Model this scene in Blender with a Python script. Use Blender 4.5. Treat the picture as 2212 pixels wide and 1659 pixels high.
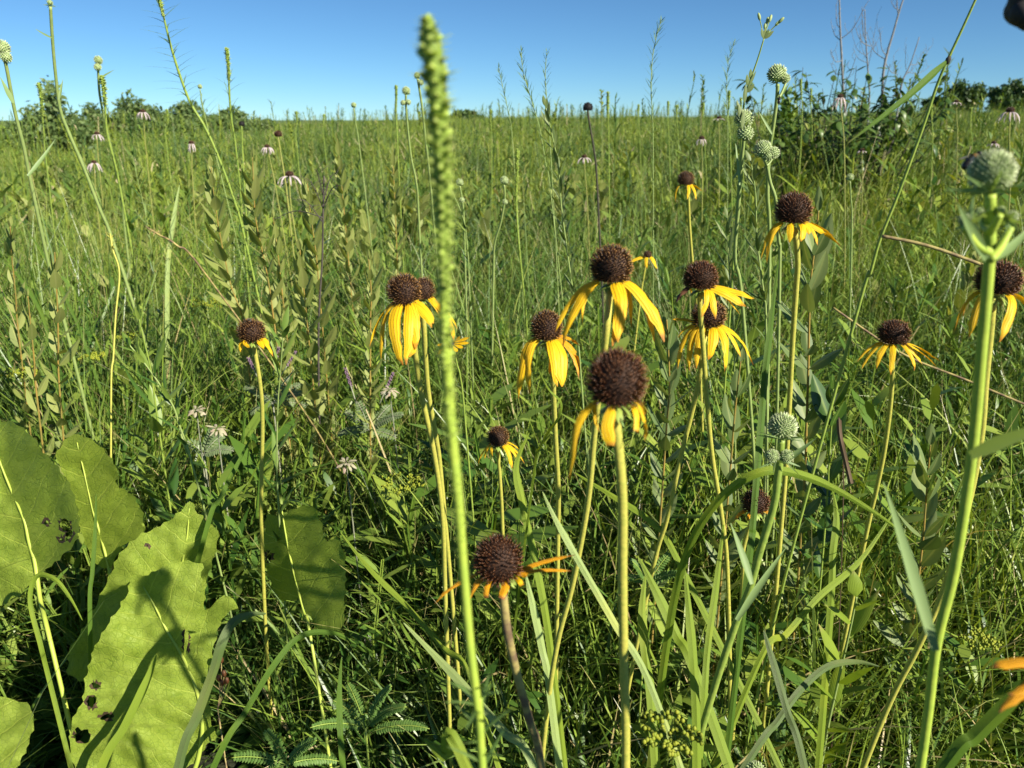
import bpy, math, random
import numpy as np
from mathutils import Vector, noise
from mathutils.geometry import delaunay_2d_cdt

for o in list(bpy.data.objects):
    bpy.data.objects.remove(o)
SC = bpy.context.scene
COL = SC.collection
R = math.radians

# ------------------------------------------------------------------ camera, world, sun, exposure
PITCH = R(18.9)
CAM = Vector((0.0, 0.0, 1.0))
FPX = 1670.0                       # focal length in pixels of a 2212 x 1659 picture
cd = bpy.data.cameras.new("camera")
cam = bpy.data.objects.new("camera", cd)
COL.objects.link(cam)
cam.location = CAM
cam.rotation_euler = (R(90) - PITCH, 0, 0)
cd.sensor_width = 36.0
cd.lens = 36.0 * FPX / 2212.0
cd.clip_start = 0.01
cd.clip_end = 2000.0
cd.dof.use_dof = True
cd.dof.focus_distance = 0.90
cd.dof.aperture_fstop = 11.5
SC.camera = cam

SUN_DIR = Vector((0.635, -0.56, 0.527)).normalized()      # towards the sun
SUN_EL = math.asin(SUN_DIR.z)
world = bpy.data.worlds.new("World")
SC.world = world
world.use_nodes = True
wn = world.node_tree
bg = wn.nodes["Background"]
sky = wn.nodes.new("ShaderNodeTexSky")
sky.sky_type = 'NISHITA'
sky.sun_disc = False
sky.sun_elevation = SUN_EL
sky.sun_rotation = math.atan2(SUN_DIR.x, SUN_DIR.y)
sky.altitude = 4000
sky.air_density = 1.0
sky.dust_density = 0.0
sky.ozone_density = 6.0
hsv = wn.nodes.new("ShaderNodeHueSaturation")
hsv.inputs["Saturation"].default_value = 1.0
tint = wn.nodes.new("ShaderNodeMix")
tint.data_type = 'RGBA'
tint.blend_type = 'MULTIPLY'
tint.inputs[0].default_value = 1.0
tint.inputs[7].default_value = (0.83, 1.06, 1.06, 1.0)
wn.links.new(sky.outputs[0], hsv.inputs["Color"])
wn.links.new(hsv.outputs[0], tint.inputs[6])
wn.links.new(tint.outputs[2], bg.inputs[0])
bg.inputs[1].default_value = 0.052

sd = bpy.data.lights.new("sun", 'SUN')
sun = bpy.data.objects.new("sun", sd)
COL.objects.link(sun)
sd.energy = 5.0
sd.angle = R(0.53)
sd.color = (1.0, 0.925, 0.78)
sun.rotation_euler = (-SUN_DIR).to_track_quat('-Z', 'Y').to_euler()

SC.view_settings.view_transform = 'Standard'
SC.view_settings.look = 'None'
SC.view_settings.exposure = 0.98
SC.view_settings.gamma = 1.0
SC.render.engine = 'CYCLES'
SC.cycles.max_bounces = 6
SC.cycles.diffuse_bounces = 2
SC.cycles.glossy_bounces = 2
SC.cycles.transmission_bounces = 3
SC.cycles.transparent_max_bounces = 4
SC.cycles.caustics_reflective = False
SC.cycles.caustics_refractive = False

cP, sP = math.cos(PITCH), math.sin(PITCH)


def ray(px, py):
    dx, dy = (px - 1106.0) / FPX, (py - 829.5) / FPX
    return Vector((dx, cP - dy * sP, -sP - dy * cP))


def at(px, py, d):
    """point seen at picture position (px, py) at camera depth d"""
    return CAM + ray(px, py) * d


def aty(px, py, y):
    """point seen at picture position (px, py), y metres ahead"""
    v = ray(px, py)
    return CAM + v * (y / v.y)


def ground_np(x, y):
    x = np.asarray(x, float)
    y = np.asarray(y, float)
    yy = np.maximum(y, 0.5)
    s = 0.005 + 0.012 * np.clip(x / (0.66 * yy), -1.2, 1.2)
    r = np.clip(y - 3.0, 0, 60)
    m = 0.30 * np.exp(-((x - 2.5) / 1.5) ** 2 - ((y - 5.6) / 1.6) ** 2)
    f = np.clip((y - 14) / 50, 0, 1)
    sw = f * (0.22 * np.sin(x * 0.055 + 1.0) + 0.12 * np.sin(x * 0.17 + 2.2))
    return s * r + m + sw + 0.012 * np.sin(x * 2.1 + 0.7) * np.cos(y * 1.7) + 0.006 * np.sin(x * 5.3 + y * 4.1)


def ground(x, y):
    return float(ground_np(x, y))


# ------------------------------------------------------------------ materials
def lin(r, g, b):
    return (r, g, b, 1.0)


def nodes_of(name):
    m = bpy.data.materials.new(name)
    m.use_nodes = True
    nt = m.node_tree
    p = nt.nodes["Principled BSDF"]
    out = nt.nodes["Material Output"]
    return m, nt, p, out


def N(nt, kind, **kw):
    n = nt.nodes.new(kind)
    for k, v in kw.items():
        setattr(n, k, v)
    return n


def mixrgb(nt, fac, a, b, mode='MIX'):
    n = nt.nodes.new("ShaderNodeMix")
    n.data_type = 'RGBA'
    n.blend_type = mode
    for i, v in ((0, fac), (6, a), (7, b)):
        if isinstance(v, (int, float, tuple)):
            n.inputs[i].default_value = v
        else:
            nt.links.new(v, n.inputs[i])
    return n.outputs[2]


def math_(nt, op, a, b=0.0, c=0.0):
    n = nt.nodes.new("ShaderNodeMath")
    n.operation = op
    for i, v in ((0, a), (1, b), (2, c)):
        if isinstance(v, (int, float)):
            n.inputs[i].default_value = v
        else:
            nt.links.new(v, n.inputs[i])
    return n.outputs[0]


def step_(nt, v, lo, hi):
    n = nt.nodes.new("ShaderNodeMapRange")
    n.interpolation_type = 'SMOOTHSTEP'
    nt.links.new(v, n.inputs[0])
    n.inputs[1].default_value = lo
    n.inputs[2].default_value = hi
    return n.outputs[0]


def add_translucent(nt, p, out, colour, amount, bump=None):
    if amount <= 0:
        return
    t = nt.nodes.new("ShaderNodeBsdfTranslucent")
    g = mixrgb(nt, 1.0, colour, lin(1.25, 1.15, 0.45), 'MULTIPLY')
    nt.links.new(g, t.inputs[0])
    m = nt.nodes.new("ShaderNodeMixShader")
    m.inputs[0].default_value = amount
    nt.links.new(p.outputs[0], m.inputs[1])
    nt.links.new(t.outputs[0], m.inputs[2])
    nt.links.new(m.outputs[0], out.inputs[0])


def leaf_mat(name, cols, rough=0.45, trans=0.3, spec=0.5, midrib=None, stripes=0, tip=None, dead=None, patch=0.0, tuft=False):
    """leaf material: colour differs from leaf to leaf, with a pale midrib or stripes along the blade"""
    m, nt, p, out = nodes_of(name)
    geo = N(nt, "ShaderNodeNewGeometry")
    ramp = N(nt, "ShaderNodeValToRGB")
    el = ramp.color_ramp.elements
    el[0].color = lin(*cols[0])
    el[-1].color = lin(*cols[-1])
    for i, c in enumerate(cols[1:-1]):
        e = el.new((i + 1) / (len(cols) - 1))
        e.color = lin(*c)
    if tuft:
        at_ = N(nt, "ShaderNodeAttribute")
        at_.attribute_name = "tuft"
        q = math_(nt, 'MULTIPLY_ADD', geo.outputs["Random Per Island"], 0.45, math_(nt, 'MULTIPLY', at_.outputs["Fac"], 0.55))
        nt.links.new(q, ramp.inputs[0])
    else:
        nt.links.new(geo.outputs["Random Per Island"], ramp.inputs[0])
    col = ramp.outputs[0]
    tc = N(nt, "ShaderNodeTexCoord")
    nz = N(nt, "ShaderNodeTexNoise")
    nz.inputs["Scale"].default_value = 60
    nt.links.new(tc.outputs["Object"], nz.inputs["Vector"])
    f = math_(nt, 'MULTIPLY', nz.outputs[0], 0.35)
    col = mixrgb(nt, f, col, mixrgb(nt, 1.0, col, lin(0.7, 0.75, 0.6), 'MULTIPLY'))
    if patch:
        pz = N(nt, "ShaderNodeTexNoise")
        pz.inputs["Scale"].default_value = 0.75
        pz.inputs["Detail"].default_value = 4
        nt.links.new(tc.outputs["Object"], pz.inputs["Vector"])
        k = step_(nt, pz.outputs[0], 0.36, 0.64)
        a = mixrgb(nt, 1.0, col, lin(1 - .45 * patch, 1 - .32 * patch, 1.0), 'MULTIPLY')
        b = mixrgb(nt, 1.0, col, lin(1 + .40 * patch, 1 + .25 * patch, 1.0), 'MULTIPLY')
        col = mixrgb(nt, k, a, b)
    if dead:
        col = mixrgb(nt, step_(nt, geo.outputs["Random Per Island"], 0.955, 0.965), col, lin(*dead))
    uv = N(nt, "ShaderNodeUVMap")
    sx = N(nt, "ShaderNodeSeparateXYZ")
    nt.links.new(uv.outputs[0], sx.inputs[0])
    if midrib:
        a = math_(nt, 'ABSOLUTE', math_(nt, 'SUBTRACT', sx.outputs[0], 0.5))
        k = math_(nt, 'SUBTRACT', 1.0, step_(nt, a, 0.03, 0.09))
        col = mixrgb(nt, math_(nt, 'MULTIPLY', k, 0.75), col, lin(*midrib))
    if stripes:
        w = math_(nt, 'SINE', math_(nt, 'MULTIPLY', sx.outputs[0], stripes * 6.283))
        w = math_(nt, 'MULTIPLY_ADD', w, 0.18, 0.18)
        col = mixrgb(nt, w, col, mixrgb(nt, 1.0, col, lin(1.5, 1.45, 1.3), 'MULTIPLY'))
        if stripes > 4:
            bp = N(nt, "ShaderNodeBump")
            bp.inputs["Strength"].default_value = 0.5
            bp.inputs["Distance"].default_value = 0.0006
            nt.links.new(w, bp.inputs["Height"])
            nt.links.new(bp.outputs[0], p.inputs["Normal"])
            st = N(nt, "ShaderNodeTexNoise")
            st.inputs["Scale"].default_value = 14
            st.inputs["Detail"].default_value = 6
            nt.links.new(tc.outputs["Object"], st.inputs["Vector"])
            col = mixrgb(nt, math_(nt, 'MULTIPLY', step_(nt, st.outputs[0], 0.52, 0.72), 0.55), col, mixrgb(nt, 1.0, col, lin(1.5, 1.2, 0.8), 'MULTIPLY'))
    if tip:
        k = step_(nt, sx.outputs[1], 0.78, 1.0)
        k = math_(nt, 'MULTIPLY', k, step_(nt, geo.outputs["Random Per Island"], 0.35, 0.75))
        col = mixrgb(nt, k, col, lin(*tip))
    nt.links.new(col, p.inputs["Base Color"])
    p.inputs["Roughness"].default_value = rough
    p.inputs["Specular IOR Level"].default_value = spec
    add_translucent(nt, p, out, col, trans)
    return m


def plain_mat(name, c1, c2=None, rough=0.6, scale=40, trans=0.0, spec=0.4, bump=0.0):
    m, nt, p, out = nodes_of(name)
    c2 = c2 or c1
    tc = N(nt, "ShaderNodeTexCoord")
    nz = N(nt, "ShaderNodeTexNoise")
    nz.inputs["Scale"].default_value = scale
    nz.inputs["Detail"].default_value = 5
    nt.links.new(tc.outputs["Object"], nz.inputs["Vector"])
    col = mixrgb(nt, step_(nt, nz.outputs[0], 0.35, 0.65), lin(*c1), lin(*c2))
    nt.links.new(col, p.inputs["Base Color"])
    p.inputs["Roughness"].default_value = rough
    p.inputs["Specular IOR Level"].default_value = spec
    if bump:
        b = N(nt, "ShaderNodeBump")
        b.inputs["Strength"].default_value = bump
        b.inputs["Distance"].default_value = 0.002
        nt.links.new(nz.outputs[0], b.inputs["Height"])
        nt.links.new(b.outputs[0], p.inputs["Normal"])
    add_translucent(nt, p, out, col, trans)
    return m


def along_mat(name, c0, c1, c2, rough=0.5, pos=0.6, trans=0.0):
    """colour runs along the piece (v of its map): c0 at the root, c1 at pos, c2 at the tip"""
    m, nt, p, out = nodes_of(name)
    uv = N(nt, "ShaderNodeUVMap")
    sx = N(nt, "ShaderNodeSeparateXYZ")
    nt.links.new(uv.outputs[0], sx.inputs[0])
    ramp = N(nt, "ShaderNodeValToRGB")
    el = ramp.color_ramp.elements
    el[0].color = lin(*c0)
    el[-1].color = lin(*c2)
    e = el.new(pos)
    e.color = lin(*c1)
    nt.links.new(sx.outputs[1], ramp.inputs[0])
    geo = N(nt, "ShaderNodeNewGeometry")
    rr = math_(nt, 'MULTIPLY_ADD', geo.outputs["Random Per Island"], 0.9, 0.55)
    vm = N(nt, "ShaderNodeMix", data_type='RGBA', blend_type='MULTIPLY')
    vm.inputs[0].default_value = 1.0
    nt.links.new(ramp.outputs[0], vm.inputs[6])
    cx = N(nt, "ShaderNodeCombineXYZ")
    for i in range(3):
        nt.links.new(rr, cx.inputs[i])
    nt.links.new(cx.outputs[0], vm.inputs[7])
    nt.links.new(vm.outputs[2], p.inputs["Base Color"])
    p.inputs["Roughness"].default_value = rough
    add_translucent(nt, p, out, vm.outputs[2], trans)
    return m


def petal_mat(name, base, line, tipc, trans=0.3):
    m, nt, p, out = nodes_of(name)
    uv = N(nt, "ShaderNodeUVMap")
    sx = N(nt, "ShaderNodeSeparateXYZ")
    nt.links.new(uv.outputs[0], sx.inputs[0])
    geo = N(nt, "ShaderNodeNewGeometry")
    tc = N(nt, "ShaderNodeTexCoord")
    nz = N(nt, "ShaderNodeTexNoise")
    nz.inputs["Scale"].default_value = 120
    nt.links.new(tc.outputs["Object"], nz.inputs["Vector"])
    u = math_(nt, 'ADD', sx.outputs[0], math_(nt, 'MULTIPLY', nz.outputs[0], 0.05))
    w = math_(nt, 'COSINE', math_(nt, 'MULTIPLY', u, 6.283 * 4))
    w = step_(nt, w, 0.55, 1.0)
    col = mixrgb(nt, math_(nt, 'MULTIPLY', w, 0.6), lin(*base), lin(*line))
    e = math_(nt, 'ADD', sx.outputs[1], math_(nt, 'MULTIPLY', nz.outputs[0], 0.25))
    col = mixrgb(nt, math_(nt, 'MULTIPLY', step_(nt, e, 1.0, 1.13), 0.85), col, lin(*tipc))
    nt.links.new(col, p.inputs["Base Color"])
    p.inputs["Roughness"].default_value = 0.5
    p.inputs["Specular IOR Level"].default_value = 0.3
    b = N(nt, "ShaderNodeBump")
    b.inputs["Strength"].default_value = 0.5
    b.inputs["Distance"].default_value = 0.0012
    nt.links.new(math_(nt, 'SUBTRACT', 1.0, w), b.inputs["Height"])
    nt.links.new(b.outputs[0], p.inputs["Normal"])
    t = nt.nodes.new("ShaderNodeBsdfTranslucent")
    nt.links.new(mixrgb(nt, 1.0, col, lin(1.1, 0.85, 0.5), 'MULTIPLY'), t.inputs[0])
    mx = nt.nodes.new("ShaderNodeMixShader")
    mx.inputs[0].default_value = trans
    nt.links.new(p.outputs[0], mx.inputs[1])
    nt.links.new(t.outputs[0], mx.inputs[2])
    nt.links.new(mx.outputs[0], out.inputs[0])
    return m


def dock_mat():
    """big leaf: netted surface with branching side veins (u = signed distance from midrib, v = along)"""
    m, nt, p, out = nodes_of("dock_leaf")
    uv = N(nt, "ShaderNodeUVMap")
    sx = N(nt, "ShaderNodeSeparateXYZ")
    nt.links.new(uv.outputs[0], sx.inputs[0])
    au = math_(nt, 'ABSOLUTE', sx.outputs[0])
    nz = N(nt, "ShaderNodeTexNoise")
    nz.inputs["Scale"].default_value = 5
    nt.links.new(uv.outputs[0], nz.inputs["Vector"])
    q = math_(nt, 'ADD', sx.outputs[1], math_(nt, 'MULTIPLY', math_(nt, 'POWER', au, 1.25), 1.1))
    q = math_(nt, 'ADD', q, math_(nt, 'MULTIPLY', nz.outputs[0], 0.09))
    fr = math_(nt, 'FRACT', math_(nt, 'MULTIPLY', q, 5.0))
    dv = math_(nt, 'ABSOLUTE', math_(nt, 'SUBTRACT', fr, 0.5))
    wv = math_(nt, 'SUBTRACT', 1.0, step_(nt, dv, 0.006, 0.045))
    wv = math_(nt, 'MULTIPLY', wv, math_(nt, 'SUBTRACT', 1.0, math_(nt, 'MULTIPLY', au, 1.3)))
    vo = N(nt, "ShaderNodeTexVoronoi", feature='DISTANCE_TO_EDGE')
    vo.inputs["Scale"].default_value = 26
    nt.links.new(uv.outputs[0], vo.inputs["Vector"])
    net = math_(nt, 'SUBTRACT', 1.0, step_(nt, vo.outputs["Distance"], 0.0, 0.06))
    vo2 = N(nt, "ShaderNodeTexVoronoi", feature='DISTANCE_TO_EDGE')
    vo2.inputs["Scale"].default_value = 95
    nt.links.new(uv.outputs[0], vo2.inputs["Vector"])
    net2 = math_(nt, 'SUBTRACT', 1.0, step_(nt, vo2.outputs["Distance"], 0.0, 0.15))
    nz2 = N(nt, "ShaderNodeTexNoise")
    nz2.inputs["Scale"].default_value = 9
    nz2.inputs["Detail"].default_value = 6
    nt.links.new(uv.outputs[0], nz2.inputs["Vector"])
    col = mixrgb(nt, step_(nt, nz2.outputs[0], 0.3, 0.7), lin(0.275, 0.375, 0.042), lin(0.335, 0.430, 0.058))
    col = mixrgb(nt, math_(nt, 'MULTIPLY', net2, 0.35), col, lin(0.14, 0.23, 0.022))
    col = mixrgb(nt, math_(nt, 'MULTIPLY', net, 0.55), col, lin(0.15, 0.24, 0.022))
    col = mixrgb(nt, math_(nt, 'MULTIPLY', wv, 0.75), col, lin(0.44, 0.53, 0.08))
    nt.links.new(col, p.inputs["Base Color"])
    p.inputs["Roughness"].default_value = 0.5
    p.inputs["Specular IOR Level"].default_value = 0.35
    b = N(nt, "ShaderNodeBump")
    b.inputs["Strength"].default_value = 0.6
    b.inputs["Distance"].default_value = 0.0012
    h = math_(nt, 'ADD', math_(nt, 'MULTIPLY', net2, -0.4), math_(nt, 'MULTIPLY', net, -0.6))
    h = math_(nt, 'SUBTRACT', h, wv)
    nt.links.new(h, b.inputs["Height"])
    nt.links.new(b.outputs[0], p.inputs["Normal"])
    add_translucent(nt, p, out, col, 0.38)
    return m


def ground_mat():
    m, nt, p, out = nodes_of("ground_soil")
    tc = N(nt, "ShaderNodeTexCoord")
    nz = N(nt, "ShaderNodeTexNoise")
    nz.inputs["Scale"].default_value = 6
    nz.inputs["Detail"].default_value = 9
    nt.links.new(tc.outputs["Object"], nz.inputs["Vector"])
    nz2 = N(nt, "ShaderNodeTexNoise")
    nz2.inputs["Scale"].default_value = 45
    nz2.inputs["Detail"].default_value = 6
    nt.links.new(tc.outputs["Object"], nz2.inputs["Vector"])
    c = mixrgb(nt, step_(nt, nz.outputs[0], 0.35, 0.65), lin(0.018, 0.016, 0.008), lin(0.022, 0.030, 0.009))  # dark soil, colour lowered further to put deeper shade into the gaps
    c = mixrgb(nt, math_(nt, 'MULTIPLY', step_(nt, nz2.outputs[0], 0.5, 0.7), 0.6), c, lin(0.05, 0.045, 0.018))
    sp = N(nt, "ShaderNodeSeparateXYZ")
    nt.links.new(tc.outputs["Object"], sp.inputs[0])
    c = mixrgb(nt, step_(nt, sp.outputs[1], 15, 70), c, mixrgb(nt, nz.outputs[0], lin(0.06, 0.10, 0.02), lin(0.12, 0.17, 0.035)))
    nt.links.new(c, p.inputs["Base Color"])
    p.inputs["Roughness"].default_value = 0.95
    b = N(nt, "ShaderNodeBump")
    b.inputs["Distance"].default_value = 0.02
    nt.links.new(nz2.outputs[0], b.inputs["Height"])
    nt.links.new(b.outputs[0], p.inputs["Normal"])
    return m


M = {}
M['grass'] = leaf_mat("grass_green", [(0.027, 0.073, 0.011), (0.081, 0.162, 0.021), (0.202, 0.294, 0.046), (0.061, 0.137, 0.027), (0.322, 0.387, 0.104)], 0.38, 0.22, 0.5, stripes=2, tip=(0.36, 0.31, 0.12), dead=(0.42, 0.34, 0.16), patch=.6, tuft=True)
M['grass_far'] = leaf_mat("meadow_green", [(0.033, 0.088, 0.015), (0.114, 0.201, 0.030), (0.259, 0.333, 0.057), (0.079, 0.162, 0.038), (0.363, 0.402, 0.133)], 0.5, 0.26, 0.3, dead=(0.46, 0.40, 0.22), patch=1.0, tuft=True)
M['forb'] = leaf_mat("forb_green", [(0.033, 0.093, 0.015), (0.088, 0.174, 0.027), (0.182, 0.274, 0.046), (0.234, 0.319, 0.057)], 0.42, 0.24, 0.4, patch=.6)
M['spike_stem'] = plain_mat("spike_stem", (0.36, 0.46, 0.060), (0.30, 0.41, 0.055), 0.5, 90, 0.0, 0.4, 0.3)
M['low'] = leaf_mat("low_leaf_green", [(0.026, 0.070, 0.011), (0.050, 0.112, 0.016), (0.095, 0.175, 0.026)], 0.36, 0.18, 0.5, midrib=(0.17, 0.25, 0.05))  # dark green, lowered again so the colour itself deepens shade near the ground
M['olive'] = leaf_mat("olive_leaf", [(0.200, 0.250, 0.060), (0.270, 0.315, 0.085), (0.330, 0.360, 0.110)], 0.55, 0.34, 0.3, midrib=(0.36, 0.38, 0.13))
M['olive_green'] = leaf_mat("grey_green_leaf", [(0.102, 0.162, 0.048), (0.156, 0.216, 0.072), (0.216, 0.270, 0.102)], 0.5, 0.28, 0.4, midrib=(0.25, 0.29, 0.10))
M['blade'] = leaf_mat("broad_blade", [(0.169, 0.260, 0.028), (0.243, 0.323, 0.040)], 0.5, 0.38, 0.22, stripes=9, tip=(0.34, 0.30, 0.10))
M['blade_pale'] = leaf_mat("pale_blade", [(0.300, 0.400, 0.130), (0.350, 0.440, 0.170)], 0.45, 0.32, 0.3, stripes=9)
M['blade_dark'] = leaf_mat("dark_blade", [(0.070, 0.140, 0.016), (0.100, 0.180, 0.022)], 0.5, 0.34, 0.2, stripes=9, tip=(0.16, 0.14, 0.05))
M['blade_purple'] = leaf_mat("purplish_blade", [(0.085, 0.140, 0.038), (0.120, 0.155, 0.060)], 0.5, 0.28, 0.3, stripes=9, tip=(0.14, 0.09, 0.09))
M['blade_dry'] = leaf_mat("dry_blade", [(0.10, 0.065, 0.040), (0.15, 0.10, 0.06)], 0.6, 0.15, 0.3, stripes=3)
M['stem_yellow'] = plain_mat("flower_stem", (0.46, 0.42, 0.080), (0.36, 0.37, 0.065), 0.55, 400, 0.0, 0.35, 0.15)
M['stem_brown'] = plain_mat("withering_stem", (0.36, 0.30, 0.10), (0.15, 0.10, 0.06), 0.6, 90, 0.0, 0.3, 0.4)
M['stem_olive'] = plain_mat("dull_stem", (0.22, 0.25, 0.06), (0.28, 0.28, 0.07), 0.6, 80)
M['crown_left'] = leaf_mat("hedge_leaf", [(0.075, 0.130, 0.045), (0.125, 0.190, 0.060), (0.190, 0.250, 0.090)], 0.5, 0.25, 0.3)
M['stem_green'] = plain_mat("green_stem", (0.20, 0.29, 0.050), (0.26, 0.34, 0.060), 0.5, 120, 0.0, 0.4, 0.3)
M['stem_pale'] = plain_mat("pale_green_stem", (0.27, 0.34, 0.11), (0.22, 0.30, 0.09), 0.5, 90)
M['stem_orange'] = plain_mat("woody_stem", (0.33, 0.22, 0.05), (0.24, 0.20, 0.05), 0.6, 70)
M['stem_grey'] = plain_mat("grey_twig", (0.20, 0.21, 0.22), (0.14, 0.145, 0.15), 0.8, 40)
M['stem_dead'] = plain_mat("dead_twig", (0.085, 0.070, 0.060), (0.050, 0.042, 0.038), 0.8, 60)
M['cream'] = leaf_mat("cream_flower", [(0.42, 0.40, 0.26), (0.55, 0.48, 0.36), (0.50, 0.36, 0.30)], 0.6, 0.3, 0.3)
M['stem_dark'] = plain_mat("dark_stem", (0.045, 0.045, 0.03), (0.06, 0.05, 0.03), 0.8, 60)
M['petal'] = petal_mat("yellow_petal", (0.86, 0.545, 0.012), (0.60, 0.26, 0.006), (0.38, 0.13, 0.02))
M['petal_dry'] = petal_mat("browned_petal", (0.70, 0.33, 0.01), (0.30, 0.09, 0.01), (0.16, 0.05, 0.02), 0.2)
M['petal_brown'] = petal_mat("withered_petal", (0.09, 0.035, 0.012), (0.05, 0.02, 0.01), (0.05, 0.02, 0.01), 0.1)
M['petal_pink'] = leaf_mat("pink_petal", [(0.58, 0.42, 0.50), (0.75, 0.66, 0.68)], 0.5, 0.35, 0.3)
M['cone'] = plain_mat("cone_core", (0.024, 0.009, 0.004), (0.040, 0.016, 0.006), 0.8, 200)
M['spine'] = along_mat("cone_spine", (0.008, 0.004, 0.002), (0.048, 0.018, 0.005), (0.54, 0.28, 0.075), 0.32, 0.66)
M['spine_red'] = along_mat("cone_spine_red", (0.012, 0.004, 0.003), (0.050, 0.016, 0.005), (0.30, 0.12, 0.034), 0.34, 0.64)
M['black'] = plain_mat("black_cone", (0.006, 0.005, 0.006), (0.012, 0.010, 0.010), 0.7, 150)
M['globe'] = plain_mat("globe_core", (0.26, 0.34, 0.13), (0.30, 0.37, 0.16), 0.6, 150)
M['globe_spike'] = along_mat("globe_spike", (0.20, 0.30, 0.09), (0.38, 0.47, 0.21), (0.72, 0.76, 0.52), 0.5, 0.55, 0.2)
M['bract'] = leaf_mat("grey_bract", [(0.17, 0.27, 0.09), (0.26, 0.36, 0.14)], 0.5, 0.28, 0.4)
M['spike'] = along_mat("bud_green", (0.26, 0.38, 0.050), (0.36, 0.48, 0.080), (0.48, 0.56, 0.16), 0.6, 0.6, 0.3)
M['thin_leaf'] = leaf_mat("thin_leaf", [(0.102, 0.191, 0.044), (0.176, 0.268, 0.074)], 0.45, 0.3, 0.4)
M['dock'] = dock_mat()
M['dock_rib'] = plain_mat("dock_midrib", (0.38, 0.45, 0.07), (0.33, 0.42, 0.06), 0.5, 60)
M['dock_brown'] = plain_mat("dead_leaf_spot", (0.028, 0.016, 0.008), (0.065, 0.038, 0.016), 0.8, 300)
M['umbel'] = leaf_mat("umbel_bud", [(0.22, 0.28, 0.025), (0.32, 0.34, 0.03)], 0.6, 0.15, 0.3)
M['pinnate'] = leaf_mat("leaflet", [(0.102, 0.198, 0.042), (0.168, 0.276, 0.066)], 0.45, 0.3, 0.4)
M['silver'] = leaf_mat("silvery_leaflet", [(0.13, 0.19, 0.08), (0.22, 0.28, 0.14)], 0.6, 0.2, 0.3)
M['silver_stem'] = plain_mat("silvery_stem", (0.30, 0.31, 0.22), (0.24, 0.25, 0.18), 0.8, 90)
M['lilac'] = plain_mat("lilac_bud", (0.22, 0.13, 0.20), (0.16, 0.10, 0.15), 0.8, 200)
M['crown_near'] = leaf_mat("shrub_leaf", [(0.045, 0.100, 0.022), (0.085, 0.155, 0.034), (0.140, 0.215, 0.055)], 0.4, 0.3, 0.5)
M['crown_far'] = leaf_mat("tree_leaf", [(0.035, 0.078, 0.024), (0.061, 0.115, 0.032), (0.095, 0.149, 0.043)], 0.5, 0.2, 0.4)
M['bark'] = plain_mat("bark", (0.10, 0.08, 0.06), (0.06, 0.05, 0.04), 0.9, 15)
M['dark_flesh'] = plain_mat("withered_dark", (0.030, 0.026, 0.026), (0.018, 0.016, 0.017), 0.7, 60, 0, 0.3, 0.5)
M['insect'] = plain_mat("insect_black", (0.012, 0.010, 0.012), (0.02, 0.015, 0.012), 0.35, 200)
M['insect_fuzz'] = plain_mat("insect_amber", (0.25, 0.14, 0.03), (0.12, 0.06, 0.02), 0.7, 300)
M['wing'] = plain_mat("insect_wing", (0.22, 0.22, 0.20), (0.30, 0.29, 0.25), 0.3, 200, 0.4)
M['ground'] = ground_mat()


# ------------------------------------------------------------------ mesh building
def unit(v):
    return v.normalized() if v.length > 1e-9 else Vector((0, 0, 1))


def perp(d):
    a = Vector((0, 0, 1)) if abs(d.z) < 0.9 else Vector((1, 0, 0))
    s = unit(d.cross(a))
    return s, unit(s.cross(d))


def smooth(pts, per=6):
    """Catmull-Rom through the points"""
    n = len(pts)
    if n < 3:
        a, b = pts[0], pts[-1]
        return [a.lerp(b, i / per) for i in range(per + 1)]
    out = []
    for i in range(n - 1):
        p0 = pts[max(i - 1, 0)]
        p1, p2 = pts[i], pts[i + 1]
        p3 = pts[min(i + 2, n - 1)]
        for k in range(per):
            t = k / per
            out.append(0.5 * ((2 * p1) + (p2 - p0) * t + (2 * p0 - 5 * p1 + 4 * p2 - p3) * t * t + (3 * p1 - p0 - 3 * p2 + p3) * t ** 3))
    out.append(pts[-1].copy())
    return out


def bez(a, b, c, n=10):
    return [a * (1 - t) ** 2 + b * 2 * t * (1 - t) + c * t * t for t in [i / n for i in range(n + 1)]]


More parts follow.
